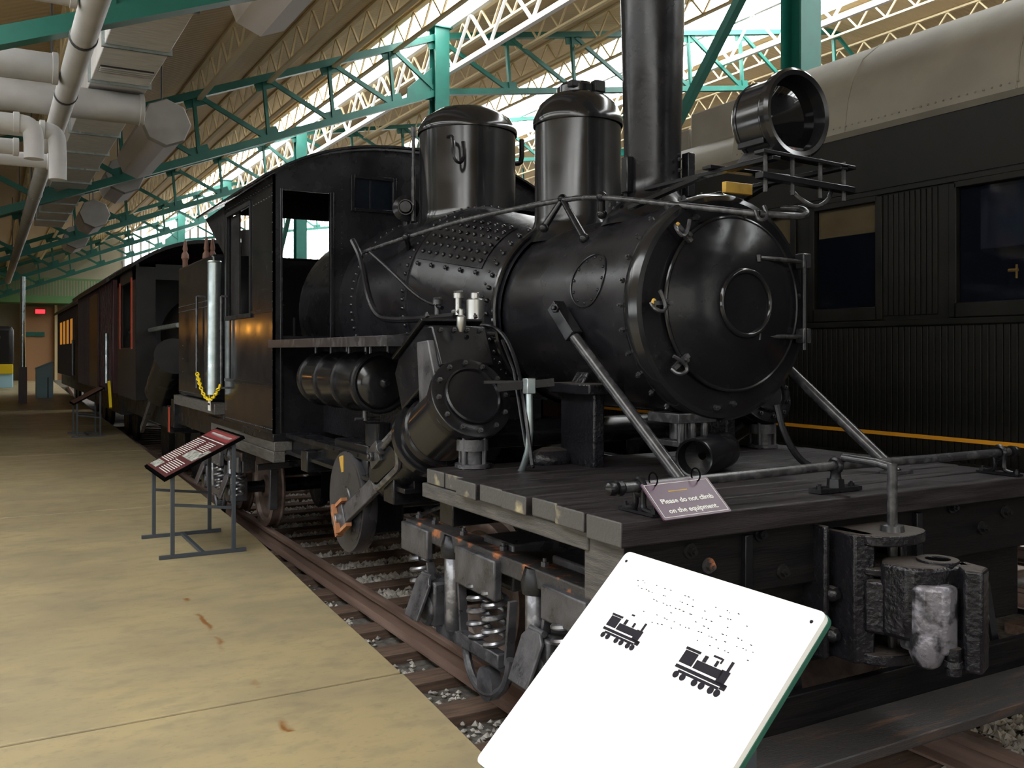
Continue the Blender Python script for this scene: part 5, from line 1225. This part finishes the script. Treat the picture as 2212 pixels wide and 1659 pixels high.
objs('window_trim', MB().box((2.035 + D, 16.28, 1.88), (2.05 + D, 16.40, 3.05)).box((2.035 + D, 17.82, 1.88), (2.05 + D, 17.92, 3.05)), 'redtrim', cb_, smooth=False)
tr_ = MB()
for p, q in (((2.72, 2.3), (2.78, 3.0)), ((3.02, 2.3), (3.08, 3.0)), ((2.72, 2.94), (3.08, 3.0)), ((2.72, 2.3), (3.08, 2.36))): tr_.box((p[0] + D, 15.8, p[1]), (q[0] + D, 15.85, q[1]))
obj('front_window_trim', tr_, 'redtrim', cb_, smooth=False)
def arch_roof(x0, x1, y0, y1, z0, rise, t=.06, n=16):
    a = [(x0 + (x1 - x0) * i / n, z0 + rise * (1 - abs(2 * i / n - 1) ** 2.3)) for i in range(n + 1)]
    return MB().prism([(x, y0, z) for x, z in a] + [(x, y0, z - t) for x, z in a[::-1]], (0, y1 - y0, 0))
obj('cab_roof', arch_roof(1.95 + D, 4.65 + D, 15.6, 18.6, 3.22, .45), 'matt', r2)
for y in (13.6, 14.8, 16.2):
    for s in (-1, 1): obj('wheel', MB().lathe([(.1, -.05), (.42, -.03), (.42, .06), (.3, .04), (.1, .06)], (T + D + s * .7, y, .42), (s, 0, 0), 32), 'matt', r2)
obj('pilot_beam', MB().box((1.98 + D, 12.3, .8), (4.62 + D, 12.5, 1.15)), 'black', r2, bevel=.01)
obj('beam_marker', MB().box((1.97 + D, 12.29, .82), (1.98 + D, 12.36, 1.13)), 'redtrim', r2)
def car(name, label, y0, y1, m, z1, rise, parts):
    D = sh((y0 + y1) / 2); t = thing(name, label, 'rail car', (T + D, (y0 + y1) / 2, 0)); xa, xb = 2.0 + D, 4.6 + D
    b = obj('body', MB().box((xa, y0, 1.0), (xb, y1, z1)), m, t, bevel=.02)
    obj('roof', arch_roof(xa - .12, xb + .12, y0 - .15, y1 + .15, z1, rise, .08), 'darkgrey', t)
    obj('underframe', MB().box((xa + .15, y0 - .1, .6), (xb - .15, y1 + .1, 1.0)), 'matt', t)
    for y in (y0 + 1.0, y0 + 2.3, y1 - 2.3, y1 - 1.0):
        for s in (-1, 1): obj('wheel', MB().lathe([(.1, -.05), (.42, -.03), (.42, .06), (.3, .04), (.1, .06)], (T + D + s * .7, y, .42), (s, 0, 0), 28), 'matt', t)
    for k in range(int((y1 - y0) / .22)): obj('batten', MB().box((xa - .015, y0 + .02 + k * .22, 1.02), (xa, y0 + .05 + k * .22, z1 - .02)), m, b, smooth=False)
    return t, xa, b
t_, xa, b_2 = car('red_box_car', 'maroon boarded rail car with arched roof behind the rear engine', 19.6, 27.4, 'maroon', 3.25, .55, None)
obj('door', MB().box((xa - .05, 21.8, 1.05), (xa, 23.6, 3.1)), 'maroon', t_, bevel=.01)
obj('end_grab_rail', MB().cyl((xa - .04, 20.2, 1.2), (xa - .04, 20.2, 2.2), .03, seg=8), 'galv', t_)
obj('step_rail', MB().bar((xa - .05, 19.4, .75), (xa - .05, 19.7, 1.25), .05, .05), 'yellow', t_)
t_, xa, b_2 = car('maroon_coach', 'glossy maroon passenger car with grey vestibule door further along', 28.6, 40.0, 'maroon', 3.3, .6, None)
obj('vestibule_door', MB().box((xa - .04, 29.2, 1.0), (xa - .015, 31.2, 3.1)), 'darkgrey', t_, bevel=.01)
obj('door_window', MB().box((xa - .05, 29.9, 2.0), (xa - .04, 30.3, 2.9)), 'void', t_)
obj('handrail', MB().cyl((xa - .06, 31.8, 1.1), (xa - .06, 31.8, 2.2), .04, seg=8), 'galv', t_)
for y in (32.6, 34.2, 35.8, 37.4): obj('window', MB().box((xa - .02, y, 2.1), (xa - .005, y + .9, 2.9)), mat('amber_reflection_pane', (.2, .12, .03), .2, emit=((1.0, .38, .04), .35)), t_)  # window glow put in for amber lamp reflections along the car side

# ================================================================= far left: engine, balcony, exit sign, wall pieces
fl_ = thing('far_locomotive', 'dark engine front with yellow pilot beam under the balcony', 'locomotive', (-.5, 46, 0))
obj('boiler', MB().lathe([(.4, -.05), (.75, 0), (.75, 4)], (-.5, 45, 2.2), AY, 32), 'matt', fl_)
obj('front_ring', MB().torus((-.5, 45, 2.2), AY, .72, .06, 36, 8), 'darkgrey', fl_)
obj('side_tank', MB().box((-1.9, 45.4, 1.2), (1.05, 49, 2.95)), 'matt', fl_, bevel=.2)
obj('pilot_beam', MB().box((-1.9, 44.6, .9), (1.0, 44.9, 1.3)), 'yellow', fl_, bevel=.02)
obj('headlamp', MB().lathe([(.2, 0), (.22, .05), (.22, .3)], (.3, 44.8, 2.45), AY, 20), 'gold', fl_)
obj('step', MB().box((.4, 44.7, .3), (1.0, 45.1, .9)), 'blue', fl_, bevel=.02)
for x in (-1.2, .3): obj('wheel', MB().lathe([(.5, -.06), (.5, .06), (.1, .08)], (x, 45.9, .5 + PLAT), AX, 28), 'matt', fl_)
bc = thing('balcony', 'green balcony with closely spaced balusters at the far end', 'balcony', (3, 58, 4.6))
obj('slab', MB().box((-3, 57.4, 4.55), (7, 60, 4.95)), 'leafgreen', bc)
obj('top_rail', MB().box((-3, 57.4, 5.85), (7, 57.5, 5.95)), 'leafgreen', bc)
bl0 = obj('baluster', MB().box((-2.98, 57.42, 4.95), (-2.93, 57.47, 5.85)), 'leafgreen', bc)
for k in range(1, 66): part_copy(bl0, (k * .15, 0, 0))
dw = thing('doorway_surround', 'orange brown wall panel with cream posts under the balcony', 'wall panel', (2.9, 59, PLAT))
obj('panel', MB().box((1.9, 59.0, PLAT), (3.9, 59.2, 4.4)), 'orangewall', dw)
for x in (1.8, 3.4, 3.95): obj('post', MB().box((x, 58.7, PLAT), (x + .14, 58.9, 4.5)), 'cream', dw)
obj('green_band', MB().box((1.9, 58.9, 2.7), (2.9, 59.0, 2.95)), 'green', dw)
es = thing('exit_sign', 'small glowing red exit sign under the balcony', 'sign', (2.66, 58.4, 4.05))
obj('housing', MB().box((2.38, 58.42, 3.95), (2.92, 58.5, 4.25)), 'darkgrey', es); obj('lit_face', MB().box((2.41, 58.40, 3.98), (2.89, 58.42, 4.22)), 'exit', es)
for k, y in enumerate((44.0, 47.5)):
    wl_ = thing('wall_lamp', 'amber globe lamp on the side wall %s the dark engine front' % ('just before' if k == 0 else 'just beyond'), 'lamp', (-7.3, y, 2.7))
    obj('globe', MB().ball((-7.2, y, 3.0), .22, 16, 10), 'lamp', wl_); obj('bracket', MB().bar((-7.5, y, 2.8), (-7.2, y, 2.82), .05, .05), 'stand', wl_)
pp = thing('platform_post', 'slim pale grey post on dark maroon base at the far platform', 'post', (1.45, 33, PLAT))
pc0 = pt(49, 860, Y=33)
obj('shaft', MB().cyl((pc0.x, 33, 1.2), (pc0.x, 33, 4.2), .07, seg=14), 'galv', pp); obj('base', MB().box((pc0.x - .12, 32.9, PLAT), (pc0.x + .12, 33.1, 1.35)), 'maroon', pp)
pp.location = (pc0.x, 33, PLAT)
for ch in pp.children: ch.location = Vector((1.45, 33, PLAT)) - Vector((pc0.x, 33, PLAT))

# ================================================================= ducts and pipes under the low roof
dt = thing('ventilation_duct', 'long rectangular galvanised duct with flanged joints under the trusses', 'duct', (1.42, 16, 5.1))
y = 9.25; k = 0
while y < 26:
    obj('duct_section', MB().box((1.10, y + .02, 5.12), (1.76, y + 1.48, 5.60)), 'duct', dt, bevel=.01)
    obj('flange', MB().box((1.07, y - .02, 5.09), (1.79, y + .02, 5.63)), 'galv', dt); y += 1.5
gr_ = obj('grille', MB().box((1.14, 11.55, 5.105), (1.72, 11.85, 5.12)), 'darkgrey', dt)
for k in range(4): obj('grille_blade', MB().box((1.14, 11.57 + k * .075, 5.095), (1.72, 11.60 + k * .075, 5.11)), 'duct', gr_)
def octo(c, y0, y1, r): return MB().lathe([(.3 * r, 0), (r, .0), (r, y1 - y0), (.3 * r, y1 - y0)], (c[0], y0, c[1]), AY, 8)
lab = ('pale octagonal duct section nearest the chimney end of the low roof', 'pale octagonal duct section beside the end of the crossing white pipe', 'pale octagonal duct section behind the second green truss chord', 'short pale octagonal duct section above the rear engine cab', 'pale octagonal duct section furthest along towards the far gable')
for i, (a, b) in enumerate(((4.5, 10.2), (16.3, 19.8), (21.6, 23.4), (28, 30), (34, 36))):
    o = thing('octagonal_duct', lab[i], 'duct', (2.62, (a + b) / 2, 5.3), group='pale octagonal duct sections')
    obj('barrel', octo((2.62, 5.66), a, b, .37), 'lavender', o); obj('end_collar', MB().lathe([(.38, -.03), (.40, 0), (.40, .12), (.38, .14)], (2.62, a, 5.66), AY, 8), 'pipe', o)
    for y in (a + .5, b - .5): obj('hanger_rod', MB().cyl((2.62, y, 6.0), (2.62, y, zl(2.62)), .012, seg=6), 'stand', o)
pA = thing('main_pipe', 'long white lagged pipe running the length of the hall', 'pipe', (.72, 20, 4.4))
obj('pipe_run', MB().tube([(.72, 3.0, 4.5), (.72, 40, 4.5)], .105, 20), 'pipe', pA)
for y in (8.6, 10.6, 14, 17.5, 21, 25, 30): obj('joint_band', MB().lathe([(.107, 0), (.115, .01), (.115, .05), (.107, .06)], (.72, y, 4.5), AY, 20, cap=False), 'darkgrey' if y in (8.6, 10.6) else 'galv', pA)
for y in (7, 13, 19, 26, 33): obj('hanger_rod', MB().cyl((.72, y, 4.6), (.72, y, zl(.72)), .012, seg=6), 'stand', pA)
def xpipe(label, y, z, x0, x1, r, name='branch_pipe', down=None, m='pipe'):
    t = thing(name, label, 'pipe', (x0, y, z - r)); P = [(x0, y, z), (x1, y, z)]
    if down: P = [(x0, y, z), (x1 - .12, y, z), (x1, y, z - .02), (x1 + .02, y, z - .14), (x1 + .02, y, z - down)]
    obj('pipe_run', MB().tube(P, r, 18, 2 if down else 0), m, t)
    obj('end_collar', MB().lathe([(r + .001, 0), (r + .012, .005), (r + .012, .05), (r + .001, .055)], (x1 - .15 if down else x1 - .05, y, z), AX, 18, cap=False), m, t)
    obj('hanger_rod', MB().cyl((x0 + .25, y, z + r), (x0 + .25, y, zl(x0 + .25)), .012, seg=6), 'stand', t); return t
xpipe('white branch pipe joining the main pipe just before the first truss', 7.75, 4.55, -3.5, .598, .10)
xpipe('white branch pipe meeting the main pipe beside the duct grille', 9.9, 4.55, -3.5, .598, .14)
xpipe('thick pale pipe crossing under the galvanised duct with open end cap', 12.6, 4.91, -3.5, 1.74, .19)
p = pt(68, 268, Y=9.6); xpipe('white pipe bending down in an elbow above the lower header pipe', 9.6, p.z, -3.0, p.x, .085, 'elbow_pipe', .32)
p = pt(120, 283, Y=10.6); xpipe('white pipe with longer elbow drop beside the main pipe', 10.6, p.z, -3.0, p.x, .085, 'elbow_pipe', .50)
p = pt(60, 345, Y=11.0); xpipe('white header pipe running low under both pipe elbows', 11.0, p.z, -3.0, pt(112, 345, Y=11.0).x, .075)
p = pt(40, 318, Y=10.15); xpipe('short white stub pipe below the first elbow', 10.15, p.z, -3.0, p.x, .075)
